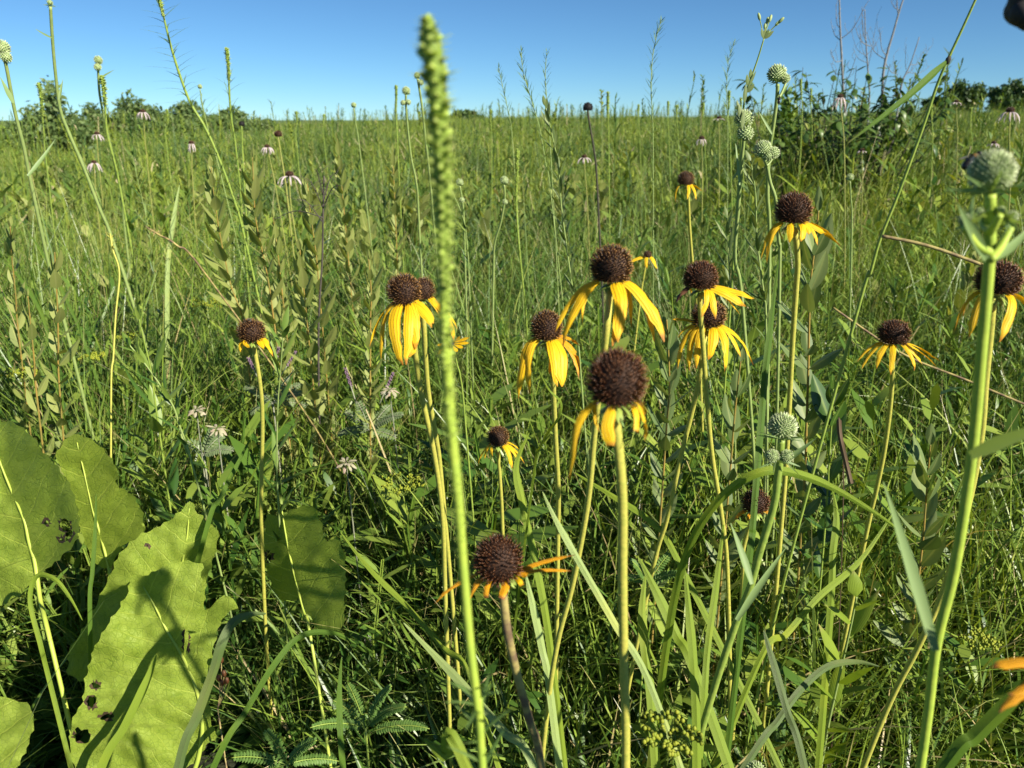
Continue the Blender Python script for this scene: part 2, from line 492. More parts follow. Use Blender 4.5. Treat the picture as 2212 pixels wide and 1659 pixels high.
class MB:
    def __init__(s):
        s.v, s.f, s.uv, s.m = [], [], [], []

    def tube(s, pts, rad, n=7, mi=0, cap=True):
        base = len(s.v)
        k = len(pts)
        side = None
        for i, p in enumerate(pts):
            t = unit(pts[min(i + 1, k - 1)] - pts[max(i - 1, 0)])
            if side is None:
                side = perp(t)[0]
            side = unit(side - t * side.dot(t))
            up = side.cross(t)
            r = rad[i] if isinstance(rad, (list, tuple)) else rad
            for j in range(n):
                a = 2 * math.pi * j / n
                s.v.append(p + side * (r * math.cos(a)) + up * (r * math.sin(a)))
                s.uv.append((j / n, i / max(k - 1, 1)))
        for i in range(k - 1):
            for j in range(n):
                a, b = base + i * n + j, base + i * n + (j + 1) % n
                s.f.append((a, b, b + n, a + n))
                s.m.append(mi)
        if cap:
            s.f.append(tuple(base + (k - 1) * n + j for j in range(n)))
            s.m.append(mi)
            s.f.append(tuple(base + n - 1 - j for j in range(n)))
            s.m.append(mi)

    def strip(s, pts, widths, sides, mi=0, across=3, fold=0.15, ridge=0.0, wavy=0.0, rng=None):
        base = len(s.v)
        k = len(pts)
        for i, p in enumerate(pts):
            t = unit(pts[min(i + 1, k - 1)] - pts[max(i - 1, 0)])
            sd = sides[i] if isinstance(sides, list) else sides
            sd = unit(sd - t * sd.dot(t))
            nr = unit(sd.cross(t))
            w = widths[i]
            for j in range(across):
                a = -1 + 2 * j / (across - 1)
                off = fold * w * (abs(a) - 0.5)
                if ridge:
                    off += ridge * w * math.cos(a * math.pi * 2.5)
                if wavy:
                    off += wavy * w * a * a * math.sin(i * 1.9 + (2.0 if a > 0 else 0.0))
                s.v.append(p + sd * (a * w * 0.5) + nr * off)
                s.uv.append((j / (across - 1), i / (k - 1)))
        for i in range(k - 1):
            for j in range(across - 1):
                a = base + i * across + j
                s.f.append((a, a + 1, a + across + 1, a + across))
                s.m.append(mi)

    def leaf(s, base, d, L, W, nrm, mi=0, bend=0.3, fold=0.12, seg=7, across=3, prof='oval', wavy=0.0):
        """leaf from base along d, its upper face towards nrm, bending away from nrm"""
        d = unit(d)
        nrm = unit(nrm - d * nrm.dot(d))
        side = unit(d.cross(nrm))
        pts, ws = [], []
        for i in range(seg + 1):
            t = i / seg
            pts.append(base + d * (L * t * (1 - 0.25 * bend * t)) - nrm * (L * bend * 0.5 * t * t))
            if prof == 'oval':
                w = math.sin(math.pi * min(1, t ** 0.85)) ** 0.8
            elif prof == 'lance':
                w = (math.sin(math.pi * t ** 0.7) ** 0.9) if t < 1 else 0
            elif prof == 'ob':
                w = math.sin(math.pi * t ** 1.5) ** 0.8 if 0 < t < 1 else 0
            else:
                w = (1 - t) ** 0.7 * (0.6 + 0.4 * min(1, t * 4))
            ws.append(max(W * w, W * 0.05))
        s.strip(pts, ws, side, mi, across, -fold, 0, wavy)

    def ball(s, c, rx, ry, rz, mi=0, nu=10, nv=7, ax=None):
        ax = ax or Vector((0, 0, 1))
        sd, up = perp(ax)
        base = len(s.v)
        for i in range(nv + 1):
            th = math.pi * i / nv
            for j in range(nu):
                ph = 2 * math.pi * j / nu
                s.v.append(c + sd * (rx * math.sin(th) * math.cos(ph)) + up * (ry * math.sin(th) * math.sin(ph)) + ax * (rz * math.cos(th)))
                s.uv.append((j / nu, 1 - i / nv))
        for i in range(nv):
            for j in range(nu):
                a, b = base + i * nu + j, base + i * nu + (j + 1) % nu
                s.f.append((a, a + nu, b + nu, b))
                s.m.append(mi)

    def spine(s, p, d, L, r, mi=0, n=4, blunt=0.0):
        sd, up = perp(d)
        base = len(s.v)
        for j in range(n):
            a = 2 * math.pi * j / n
            o = sd * math.cos(a) + up * math.sin(a)
            s.v.append(p + o * r)
            s.uv.append((j / n, 0))
        for j in range(n):
            a = 2 * math.pi * j / n
            o = sd * math.cos(a) + up * math.sin(a)
            s.v.append(p + o * (r * 0.75) + d * (L * 0.6))
            s.uv.append((j / n, 0.6))
        s.v.append(p + d * L)
        s.uv.append((0.5, 1))
        for j in range(n):
            k = (j + 1) % n
            s.f.append((base + j, base + k, base + n + k, base + n + j))
            s.m.append(mi)
            s.f.append((base + n + j, base + n + k, base + 2 * n))
            s.m.append(mi)


def mesh_from(name, V, F, UV, mats, mi=None, smooth_=True):
    """V (n,3) array, F list of tuples or (k,4) array"""
    me = bpy.data.meshes.new(name)
    if isinstance(F, np.ndarray):
        nf, k = F.shape
        me.vertices.add(len(V))
        me.vertices.foreach_set("co", np.asarray(V, np.float32).ravel())
        me.loops.add(nf * k)
        me.loops.foreach_set("vertex_index", F.astype(np.int32).ravel())
        me.polygons.add(nf)
        me.polygons.foreach_set("loop_start", np.arange(0, nf * k, k, dtype=np.int32))
        me.update(calc_edges=True)
        li = F.astype(np.int64).ravel()
    else:
        me.from_pydata([tuple(v) for v in V], [], F)
        li = np.zeros(len(me.loops), np.int32)
        me.loops.foreach_get("vertex_index", li)
    uvl = me.uv_layers.new(name="UVMap")
    uvl.data.foreach_set("uv", np.asarray(UV, np.float32)[li].ravel())
    for m in mats:
        me.materials.append(m)
    if mi is not None:
        me.polygons.foreach_set("material_index", np.asarray(mi, np.int32))
    if smooth_:
        me.polygons.foreach_set("use_smooth", np.ones(len(me.polygons), bool))
    me.update()
    return me


def tag(o, label=None, cat=None, group=None, kind=None):
    if label:
        o['label'] = label
    if cat:
        o['category'] = cat
    if group:
        o['group'] = group
    if kind:
        o['kind'] = kind
    return o


def thing(name, label, cat, loc, group=None):
    o = bpy.data.objects.new(name, None)
    o.empty_display_size = 0.02
    COL.objects.link(o)
    o.location = loc
    return tag(o, label, cat, group)


def part(name, mb, mats, parent=None, org=None, label=None):
    """link the built shape as one mesh object; its origin sits at org (the base of the thing)"""
    org = org if org is not None else Vector((0, 0, 0))
    me = mesh_from(name, [v - org for v in mb.v], mb.f, mb.uv, [M[m] for m in mats], mb.m)
    o = bpy.data.objects.new(name, me)
    COL.objects.link(o)
    if parent:
        o.parent = parent
    else:
        o.location = org
    if label:
        o['label'] = label
    return o


rng = random.Random(7)


def to_ground(pts, soft=0.55):
    """continue a stem's path from its last seen point down to the ground"""
    a, b = pts[-2], pts[-1]
    d = unit(b - a)
    if d.z > -0.4:
        d = unit(Vector((d.x * 0.6, d.y * 0.6, -0.8)))
    g = ground(b.x, b.y)
    h = b.z - g
    if h <= 0.005:
        return pts
    t = h / -d.z
    e = Vector((b.x + d.x * t * soft, b.y + d.y * t * soft, 0))
    e.z = ground(e.x, e.y) - 0.01
    mid = b.lerp(e, 0.5) + Vector((d.x, d.y, 0)) * t * 0.06
    return pts + [mid, e]


def stem_path(px, d, lean=0.2, grow=True):
    """px: picture points from top to bottom, d: depth at the top; the foot stands lean*100 % further ahead"""
    p0 = at(px[0][0], px[0][1], d)
    y0 = p0.y - CAM.y
    top, bot = px[0][1], px[-1][1]
    pts = []
    for (x, y) in px:
        k = (y - top) / max(1, 1659 - top)
        pts.append(aty(x, y, y0 * (1 + lean * k)))
    return to_ground(pts) if grow else pts


def stem_mb(pts, r0, r1, n=7, mi=0, per=6):
    mb = MB()
    sm = smooth(pts, per)
    k = len(sm) - 1
    mb.tube(sm, [r0 + (r1 - r0) * i / k for i in range(k + 1)], n, mi)
    return mb


# ------------------------------------------------------------------ ground, one sheet to the horizon
def build_ground():
    ys = np.concatenate([np.linspace(-3, 4, 71), np.geomspace(4.2, 900, 70)])
    nx = 81
    V = []
    for y in ys:
        half = max(5.0, abs(y) * 1.6)
        x = np.linspace(-half, half, nx)
        V.append(np.stack([x, np.full(nx, y), ground_np(x, np.full(nx, y))], 1))
    V = np.concatenate(V)
    i = np.arange(len(ys) - 1)[:, None] * nx + np.arange(nx - 1)[None, :]
    F = np.stack([i, i + 1, i + nx + 1, i + nx], -1).reshape(-1, 4)
    me = mesh_from("ground", V, F, V[:, :2] * .1, [M['ground']])
    o = bpy.data.objects.new("ground", me)
    COL.objects.link(o)
    tag(o, "dark prairie soil under the plants", "ground", kind='structure')


build_ground()

# ------------------------------------------------------------------ grass and undergrowth that nobody could count
G = np.random.default_rng(11)


def scatter(n, y0, y1, power=1.0, marg=.75, wid=.80):
    """random feet in the wedge of ground before the camera; power bends the share towards the near end"""
    u = G.random(n)
    if power == 1.0:
        y = np.sqrt(y0 * y0 + u * (y1 * y1 - y0 * y0))
    else:
        y = y0 * (y1 / y0) ** u
    x = (G.random(n) * 2 - 1) * (wid * y + marg)
    return x, y


def tufts(n, per, y0, y1, sig, power=1.0):
    """feet gathered in tufts: x, y, a random number per tuft, direction away from the tuft's middle"""
    cx, cy = scatter(n, y0, y1, power)
    m = np.maximum(4, G.poisson(per, n))
    ix = np.repeat(np.arange(n), m)
    r = G.random(n)
    sg = (sig * (.6 + .8 * G.random(n)))[ix] if np.isscalar(sig) else sig(cy)[ix]
    dx, dy = G.normal(0, 1, len(ix)) * sg, G.normal(0, 1, len(ix)) * sg
    return cx[ix] + dx, cy[ix] + dy, r[ix], np.arctan2(dy, dx), G.random(n)[ix]


def clump_mask(x, y, s=1.0):
    return 0.5 + 0.5 * np.sin(x * 3.1 * s + 1.3 * np.sin(y * 2.3 * s)) * np.cos(y * 2.7 * s + 1.1 * np.sin(x * 1.9 * s))


def canopy(y):
    """height of the leaf canopy by distance"""
    return np.interp(y, [0.1, 0.5, .8, 1.0, 1.2, 1.7, 2.4, 4, 90], [.10, .15, .22, .31, .40, .50, .55, .58, .58])


def side_tall(x, y):
    """taller growth on the left, behind the big leaves"""
    return 1 + .32 * np.clip((-x / np.maximum(y, .3) - .28) / .15, 0, 1) * np.clip((y - 1.1) / .15, 0, 1) * np.clip((3.2 - y) / 1.2, 0, 1)


def blades_np(x, y, h, w, seg=4, lean=.35, droop=.35, away=None, tuft=None):
    n = len(x)
    az = G.random(n) * 2 * np.pi if away is None else away + G.normal(0, .7, n)
    tuft = G.random(n) if tuft is None else tuft
    d = np.stack([np.cos(az), np.sin(az)], 1)
    ln = np.abs(G.normal(0, lean, n)) + .03
    dr = np.abs(G.normal(0, droop, n))
    tw = G.random(n) * 2 * np.pi
    side = np.stack([np.cos(tw), np.sin(tw), G.normal(0, .25, n)], 1)
    z0 = ground_np(x, y)
    V = np.zeros((n, seg + 1, 2, 3))
    UV = np.zeros((n, seg + 1, 2, 2))
    for k in range(seg + 1):
        t = k / seg
        off = h * (ln * t + dr * t * t * 1.1)
        c = np.stack([x + d[:, 0] * off, y + d[:, 1] * off, z0 - .01 + h * (t - .38 * dr * t ** 3)], 1)
        ww = w * (.75 + .25 * min(1, t * 4)) * max(.06, 1 - t ** 2.2)
        V[:, k, 0] = c - side * ww[:, None] * .5
        V[:, k, 1] = c + side * ww[:, None] * .5
        UV[:, k, 0] = (0, t)
        UV[:, k, 1] = (1, t)
    b = (np.arange(n) * (seg + 1) * 2)[:, None, None]
    k = np.arange(seg)[None, :, None] * 2
    q = np.array([0, 1, 3, 2])[None, None, :]
    F = (b + k + q).reshape(-1, 4)
    return V.reshape(-1, 3), F, UV.reshape(-1, 2), np.repeat(tuft, (seg + 1) * 2)


def inst_np(tpls, x, y, h, lean=.15, jitter=.2):
    """copies of unit-high plant templates as one array"""
    Vs, Fs, Us, As = [], [], [], []
    n = len(x)
    which = G.integers(0, len(tpls), n)
    off = 0
    for ti, (TV, TF, TU) in enumerate(tpls):
        s = which == ti
        m = int(s.sum())
        if not m:
            continue
        a = G.random(m) * 2 * np.pi
        ca, sa = np.cos(a), np.sin(a)
        hh = h[s]
        wsc = hh * (1 + G.normal(0, jitter, m))
        lx, ly = G.normal(0, lean, m), G.normal(0, lean, m)
        X = TV[None, :, 0] * ca[:, None] - TV[None, :, 1] * sa[:, None]
        Y = TV[None, :, 0] * sa[:, None] + TV[None, :, 1] * ca[:, None]
        Z = np.repeat(np.maximum(TV[None, :, 2], 0), m, 0)
        V = np.stack([x[s][:, None] + X * wsc[:, None] + lx[:, None] * hh[:, None] * Z ** 1.5,
                      y[s][:, None] + Y * wsc[:, None] + ly[:, None] * hh[:, None] * Z ** 1.5,
                      ground_np(x[s], y[s])[:, None] - .01 + Z * hh[:, None]], -1)
        F = TF[None] + (np.arange(m) * len(TV))[:, None, None] + off
        Vs.append(V.reshape(-1, 3))
        Fs.append(F.reshape(-1, 4))
        Us.append(np.tile(TU, (m, 1)))
        As.append(np.repeat(G.random(m), len(TV)))
        off += m * len(TV)
    return np.concatenate(Vs), np.concatenate(Fs), np.concatenate(Us), np.concatenate(As)


def join_np(parts):
    Vs, Fs, Us, As, off = [], [], [], [], 0
    for V, F, U, A in parts:
        As.append(A)
        Vs.append(V)
        Fs.append(F + off)
        Us.append(U)
        off += len(V)
    return np.concatenate(Vs), np.concatenate(Fs), np.concatenate(Us), np.concatenate(As)


def stuff(name, arr, mat, label, cat):
    V, F, U, A = arr
    me = mesh_from(name, V, F, U, [M[mat]])
    at_ = me.attributes.new("tuft", 'FLOAT', 'POINT')
    at_.data.foreach_set("value", A.astype(np.float32))
    o = bpy.data.objects.new(name, me)
    COL.objects.link(o)
    tag(o, label, cat, kind='stuff')
    return o


def tpl_stem(n, L, W, up, seed, lo=.15, stem=.008, rounds=True, prof=(.25, .65), seg2=True, top=1.0, droop=.15):
    """unit-high leafy stem: list of leaf quads round a thin stem"""
    r = np.random.default_rng(seed)
    V, F, U = [], [], []
    bx, by = r.normal(0, .05, 2)

    def axis(t):
        return np.array([bx * t * t, by * t * t, t])
    for k in range(3):
        t0, t1 = k / 3, (k + 1) / 3
        for q in range(2):
            a = q * math.pi / 2
            s = np.array([math.cos(a), math.sin(a), 0]) * stem
            i = len(V)
            V += [axis(t0) - s, axis(t0) + s, axis(t1) + s * .8, axis(t1) - s * .8]
            U += [(0, 0), (1, 0), (1, .4), (0, .4)]
            F.append((i, i + 1, i + 2, i + 3))
    for j in range(n):
        t = lo + (top - lo) * (j + .5) / n
        a = j * 2.4 + r.normal(0, .3)
        o = np.array([math.cos(a), math.sin(a), 0])
        u = up + r.normal(0, .25)
        d = o + np.array([0, 0, u])
        d /= np.linalg.norm(d)
        sd = np.cross(d, o + np.array([0, 0, .3]))
        nl = np.linalg.norm(sd)
        sd = np.array([-o[1], o[0], 0]) if nl < .05 else sd / nl
        sd = np.array([-o[1], o[0], r.normal(0, .2)])
        l = L * r.uniform(.7, 1.2) * (1 if t < .7 else 1.15 - .5 * (t - .7) / .3)
        w = W * r.uniform(.8, 1.2)
        b = axis(t)
        i = len(V)
        dn = np.array([0, 0, -1.0])
        V += [b - sd * w * .12, b + sd * w * .12, b + d * l * prof[0] + sd * w * .5, b + d * l * prof[0] - sd * w * .5,
              b + d * l * prof[1] + sd * w * .45 + dn * l * droop * .3, b + d * l * prof[1] - sd * w * .45 + dn * l * droop * .3,
              b + d * l + sd * w * .06 + dn * l * droop, b + d * l - sd * w * .06 + dn * l * droop]
        U += [(.4, 0), (.6, 0), (1, .3), (0, .3), (1, .6), (0, .6), (.6, 1), (.4, 1)]
        F += [(i, i + 1, i + 2, i + 3), (i + 3, i + 2, i + 4, i + 5), (i + 5, i + 4, i + 6, i + 7)]
    return np.array(V), np.array(F), np.array(U)


def tpl_tuft(n, seed, w=.02, spread=.25):
    """unit-high tuft of grass blades"""
    r = np.random.default_rng(seed)
    V, F, U = [], [], []
    for j in range(n):
        a = r.random() * 6.28
        o = np.array([math.cos(a), math.sin(a), 0])
        tw = r.random() * 6.28
        sd = np.array([math.cos(tw), math.sin(tw), 0])
        h = r.uniform(.55, 1.0)
        ln = abs(r.normal(0, spread))
        b = np.array([r.normal(0, .12), r.normal(0, .12), 0])
        i = len(V)
        for k, t in enumerate((0, .45, .8, 1)):
            c = b + o * h * (ln * t + ln * t * t) + np.array([0, 0, h * (t - .15 * ln * t ** 3)])
            ww = w * (1, .95, .6, .08)[k] * .5
            V += [c - sd * ww, c + sd * ww]
            U += [(0, t), (1, t)]
        F += [(i + 2 * k, i + 2 * k + 1, i + 2 * k + 3, i + 2 * k + 2) for k in range(3)]
    return np.array(V), np.array(F), np.array(U)


def tpl_seedhead(seed):
    """unit-high bare stalk with a small fuzzy top"""
    V, F, U = tpl_stem(16, .045, .012, 1.4, seed, lo=.82, stem=.004)
    return V, F, U


T_narrow = [tpl_stem(30, .17, .016, .9, s, .1, .006) for s in range(6)]
T_ferny = [tpl_stem(60, .12, .010, .7, 20 + s, .08, .005) for s in range(5)]
T_lance = [tpl_stem(18, .26, .045, .9, 40 + s, .05, .008) for s in range(6)]
T_oval = [tpl_stem(24, .17, .07, 1.9, 60 + s, .12, .007, prof=(.3, .7)) for s in range(6)]
T_cover = [tpl_stem(16, .62, .15, .35, 80 + s, .0, .01, top=.5, droop=.3, prof=(.3, .7)) for s in range(5)]
T_ground = [tpl_stem(26, .40, .16, .2, 90 + s, .1, .01, top=.9, droop=.2, prof=(.3, .7)) for s in range(5)]
T_farnarrow = [tpl_stem(14, .24, .030, .9, 120 + s, .2, .010) for s in range(6)]
T_tuft = [tpl_tuft(9, 140 + s) for s in range(6)]
T_thin = [tpl_stem(26, .085, .0075, 1.5, 180 + s, .15, .0035) for s in range(6)]
T_farthin = [tpl_stem(16, .12, .016, 1.3, 190 + s, .3, .007) for s in range(5)]
T_seed = [tpl_seedhead(160 + s) for s in range(4)]

# bare patches kept open where the photographed plants show their lower parts
OPEN = [(-.30, .62, .24, .30), (-.55, .85, .22, .22)]


def keep(x, y, h, strong=True):
    ok = np.ones(len(x), bool)
    for (cx, cy, rx, ry) in OPEN:
        ok &= ~(((x - cx) / rx) ** 2 + ((y - cy) / ry) ** 2 < 1)
    return ok


def near_grass():
    parts = []
    x, y = scatter(6000, .15, 1.3)
    h = canopy(y) * G.uniform(.3, .9, len(x))
    k = keep(x, y, h)
    x, y, h = x[k], y[k], h[k]
    parts.append(blades_np(x, y, h, G.uniform(.0010, .0028, len(x)), 6, .3, .5))
    x, y, r, aw, r2 = tufts(400, 20, .3, 1.3, .022)
    h = canopy(y) * (.55 + .85 * r2) * G.uniform(.6, 1.15, len(x))
    k = keep(x, y, h)
    parts.append(blades_np(x[k], y[k], h[k], (G.uniform(.0018, .0036, len(x)) * (.7 + .9 * r))[k], 7, .24, .5, aw[k], r[k]))
    x, y = scatter(1500, .3, 1.35)
    h = canopy(y) * G.uniform(.7, 1.4, len(x))
    k = keep(x, y, h)
    x, y, h = x[k], y[k], h[k]
    parts.append(blades_np(x, y, h, G.uniform(.004, .008, len(x)), 7, .25, .4))
    y = G.uniform(.62, 1.35, 1500)
    x = G.uniform(-.12, .95, 1500) * np.maximum(y, .7)
    h = canopy(y) * G.uniform(.9, 1.7, len(x))
    parts.append(blades_np(x, y, h, G.uniform(.0030, .0068, len(x)), 8, .16, .4, None, G.uniform(.45, 1.0, len(x))))
    x, y, r, aw, r2 = tufts(1250, 25, 1.12, 3.5, .034)
    h = canopy(y) * side_tall(x, y) * (.40 + .95 * r2) * G.uniform(.6, 1.12, len(x))
    parts.append(blades_np(x, y, h, G.uniform(.0022, .0046, len(x)) * (.75 + .6 * r), 6, .17, .36, aw, r))
    x, y = scatter(6500, 1.12, 3.4)
    h = canopy(y) * side_tall(x, y) * G.uniform(.3, .95, len(x))
    parts.append(blades_np(x, y, h, G.uniform(.0016, .0036, len(x)), 5, .2, .3))
    x, y = scatter(2600, 1.12, 3.6)
    h = canopy(y) * side_tall(x, y) * G.uniform(.7, 1.3, len(x))
    parts.append(blades_np(x, y, h, G.uniform(.004, .008, len(x)), 6, .18, .3))
    return join_np(parts)


def mid_grass():
    x, y, r, aw, r2 = tufts(3600, 26, 3.2, 16, lambda cy: .03 + .008 * cy, power=0)
    h = canopy(y) * (.45 + .80 * r2) * G.uniform(.6, 1.1, len(x)) * (.75 + .4 * clump_mask(x, y, .7))
    a = blades_np(x, y, h, np.maximum(.0036, .0012 * y) * G.uniform(.6, 1.3, len(x)), 5, .13, .26, aw, r)
    x, y = scatter(16000, 3.2, 16, power=0)
    h = canopy(y) * G.uniform(.3, .85, len(x))
    tall = G.random(len(x)) < .06
    h = np.where(tall, h * 1.6, h)
    b = blades_np(x, y, h, np.maximum(.003, .0010 * y) * G.uniform(.6, 1.2, len(x)), 4, .14, .2)
    return join_np([a, b])


stuff("grass", near_grass(), 'grass', "fine green grass growing thickly between the flowers in the near meadow", "grass")
stuff("meadow_grass", mid_grass(), 'grass_far', "tall green meadow grass reaching back from the flowers", "grass")

# leafy undergrowth
px_, py_ = scatter(2600, .2, 1.4)
hh = canopy(py_) * G.uniform(.4, .8, len(px_))
kk = keep(px_, py_, hh)
a1 = inst_np(T_cover, px_[kk], py_[kk], hh[kk] * .62, .2)
px_, py_ = scatter(3000, .4, 1.6)
kk = keep(px_, py_, px_)
a2 = inst_np(T_ground, px_[kk], py_[kk], G.uniform(.05, .13, int(kk.sum())), .2)
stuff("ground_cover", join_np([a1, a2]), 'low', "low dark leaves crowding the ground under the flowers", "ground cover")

px_, py_ = scatter(300, .55, 1.5)
hh = canopy(py_) * G.uniform(.7, 1.2, len(px_))
kk = keep(px_, py_, hh)
b1 = inst_np(T_lance, px_[kk], py_[kk], hh[kk], .15)
px_, py_ = scatter(900, 1.3, 4.2)
hh = canopy(py_) * G.uniform(.6, 1.08, len(px_)) * (.75 + .4 * clump_mask(px_, py_, 1.3))
b2 = inst_np(T_narrow + T_lance[:3], px_, py_, hh, .12)
px_, py_ = scatter(420, .9, 2.0)
b3_ = inst_np(T_ferny[:2] + T_narrow[:4], px_, py_, canopy(py_) * G.uniform(.6, 1.15, len(px_)), .15)
stuff("undergrowth", join_np([b1, b2, b3_]), 'forb', "mixed green leafy stems filling the meadow behind the flowers", "undergrowth")

px_, py_ = scatter(70, 1.5, 5.0)
b4 = inst_np(T_oval, px_, py_, canopy(py_) * G.uniform(.65, 1.12, len(px_)), .12)
px_, py_ = scatter(140, 5, 18, power=0)
b5 = inst_np(T_oval, px_, py_, canopy(py_) * G.uniform(.8, 1.2, len(px_)), .12)
stuff("olive_undergrowth", join_np([b4, b5]), 'olive', "olive oval-leaved stems scattered through the meadow", "undergrowth")

px_, py_ = scatter(1500, 4.0, 16, power=0)
c1 = inst_np(T_farnarrow + T_narrow[:2], px_, py_, canopy(py_) * G.uniform(.7, 1.15, len(px_)), .10)
px_, py_ = scatter(42000, 12, 130, power=0, wid=.95)
hh = .50 + .30 * clump_mask(px_, py_, .25) + .16 * G.random(len(px_))
c2 = inst_np(T_tuft, px_, py_, hh, .08, .4)
px_, py_ = scatter(900, 5, 14, power=0)
c3 = inst_np(T_thin + T_seed, px_, py_, .66 + .5 * G.random(len(px_)) ** 1.8, .06)
px_, py_ = scatter(5200, 12, 80, power=0)
c4 = inst_np(T_thin + T_farthin, px_, py_, .62 + .62 * G.random(len(px_)) ** 1.8, .05)
c3 = join_np([c3, c4])
stuff("far_meadow", join_np([c1, c2, c3]), 'grass_far', "far meadow of mixed grass and leafy stems up to the horizon", "meadow")


# ------------------------------------------------------------------ trees and shrubs on the skyline
def crown_np(lobes, n, size, seed, flat=.0):
    """many leaf-sized faces through the volume of several lobes"""
    r = np.random.default_rng(seed)
    V, F, U = [], [], []
    tot = sum(l[3] * l[4] * l[5] for l in lobes)
    out_v = []
    for (cx, cy, cz, rx, ry, rz) in lobes:
        m = int(n * rx * ry * rz / tot)
        p = r.normal(0, 1, (m, 3))
        p /= np.linalg.norm(p, axis=1)[:, None]
        rad = r.random(m) ** .45
        jit = 1 + .22 * np.sin(p[:, 0] * 5 + cx * 9) * np.cos(p[:, 2] * 6 + cz * 7) + .12 * np.sin(p[:, 1] * 11 + p[:, 0] * 9)
        p = p * (rad * jit)[:, None]
        out_v.append(np.stack([cx + p[:, 0] * rx, cy + p[:, 1] * ry, cz + p[:, 2] * rz], 1))
    C = np.concatenate(out_v)
    m = len(C)
    a = r.normal(0, 1, (m, 3))
    a /= np.linalg.norm(a, axis=1)[:, None]
    b = np.cross(a, r.normal(0, 1, (m, 3)))
    b /= np.linalg.norm(b, axis=1)[:, None]
    s = size * r.uniform(.6, 1.4, m)[:, None]
    V = np.stack([C - a * s, C - b * s * .45, C + a * s, C + b * s * .45], 1).reshape(-1, 3)
    F = np.arange(m * 4).reshape(-1, 4)
    U = np.tile(np.array([(.5, 0), (0, .5), (.5, 1), (1, .5)]), (m, 1))
    return V, F, U


def tree(name, label, cat, x, y, top, width, seed, n=2600, leaf=.06, mat='crown_far', nl=9, group=None, stems=2, low=.12, shape=1.0):
    r = np.random.default_rng(seed)
    g = ground(x, y)
    H = top - g
    t = thing(name, label, cat, (x, y, g), group)
    lobes = []
    for i in range(nl):
        a = r.uniform(-1, 1)
        f = r.uniform(0, 1)
        zc = H * (low + (1 - low) * (.25 + .55 * f * (1 - .45 * a * a * shape)))
        rz = H * r.uniform(.12, .22)
        zc = min(zc, H - rz * .9)
        lobes.append((a * width * .40, r.uniform(-.3, .3) * width, zc, width * r.uniform(.10, .2), width * r.uniform(.10, .2), rz))
    lobes.append((r.uniform(-.12, .12) * width, 0, H * .80, width * .18, width * .18, H * .20))
    lobes.append((0, 0, H * .42, width * .40, width * .35, H * .32))
    V, F, U = crown_np(lobes, n, leaf, seed)
    V[:, 2] = np.maximum(V[:, 2], .02)
    me = mesh_from("crown", V, F, U, [M[mat]])
    o = bpy.data.objects.new("crown", me)
    COL.objects.link(o)
    o.parent = t
    mb = MB()
    for i in range(stems):
        a = Vector((r.uniform(-.06, .06) * width, r.uniform(-.06, .06) * width, -.05))
        e = Vector(lobes[i][:3])
        rad = max(.008, H * .018)
        mb.tube(smooth([a, a.lerp(e, .5) + Vector((0, 0, H * .08)), e], 5), [rad * (1 - .07 * k) for k in range(11)], 6)
    for i in range(min(6, nl)):
        e = Vector(lobes[i][:3])
        s = Vector((0, 0, H * .3))
        mb.tube(smooth([s, s.lerp(e, .6) + Vector((0, 0, H * .05)), e], 4), [max(.004, H * .008)] * 9, 5)
    part("trunk", mb, ['bark'], t, Vector((0, 0, 0)))
    return t


def top_at(px, py, y):
    p = aty(px, py, y)
    return p.x, p.z


def sky_tree(label, px, ptop, y, wpx, seed, name="tree", cat="tree", group="trees and shrubs on the skyline", **k):
    x, z = top_at(px, ptop, y)
    return tree(name, label, cat, x, y, z, wpx / FPX * y, seed, group=group, **k)


sky_tree("dark rounded tree nearest the right-hand shrub on the far skyline", 2086, 172, 70, 82, 401, leaf=.16, n=5200, nl=12)
sky_tree("dark tree cut by the right edge on the far skyline", 2190, 170, 66, 92, 402, leaf=.16, n=5200, nl=12)
sky_tree("low dark bush at the left foot of the far right trees", 2028, 206, 72, 70, 403, name="bush", cat="bush", leaf=.16, n=2400)
sky_tree("dome-shaped tree on the skyline right of the central spike", 1006, 238, 80, 92, 404, leaf=.18, n=3200, nl=8, shape=1.6)
sky_tree("loose dark bush with gappy sprays at the far left", 112, 166, 14, 120, 405, name="bush", cat="bush", leaf=.05, n=2600, nl=15, stems=4, mat='crown_left')
sky_tree("low dark bush under the gappy one at the far left", 52, 222, 17, 170, 406, name="bush", cat="bush", leaf=.05, n=6500, mat='crown_left', nl=18, low=.0)
sky_tree("broad flat-topped hedge bush behind the left spikes", 290, 200, 26, 150, 407, name="bush", cat="bush", leaf=.07, n=6500, mat='crown_left', nl=18, low=.0)
sky_tree("smaller hedge bush left of the flat-topped one", 200, 222, 27, 120, 408, name="bush", cat="bush", leaf=.07, n=6500, mat='crown_left', nl=18, low=.0)
sky_tree("hedge bush under the leaning blazing star", 395, 214, 27, 170, 409, name="bush", cat="bush", leaf=.07, n=6500, mat='crown_left', nl=18, low=.0)
sky_tree("low end of the hedge right of the upright blazing star", 495, 230, 28, 150, 410, name="bush", cat="bush", leaf=.07, n=6500, mat='crown_left', nl=18, low=.0)
sky_tree("weedy bush on the left flank of the leafy shrub", 1715, 182, 6.5, 110, 412, name="bush", cat="bush", leaf=.03, n=1700, nl=10, mat='forb')


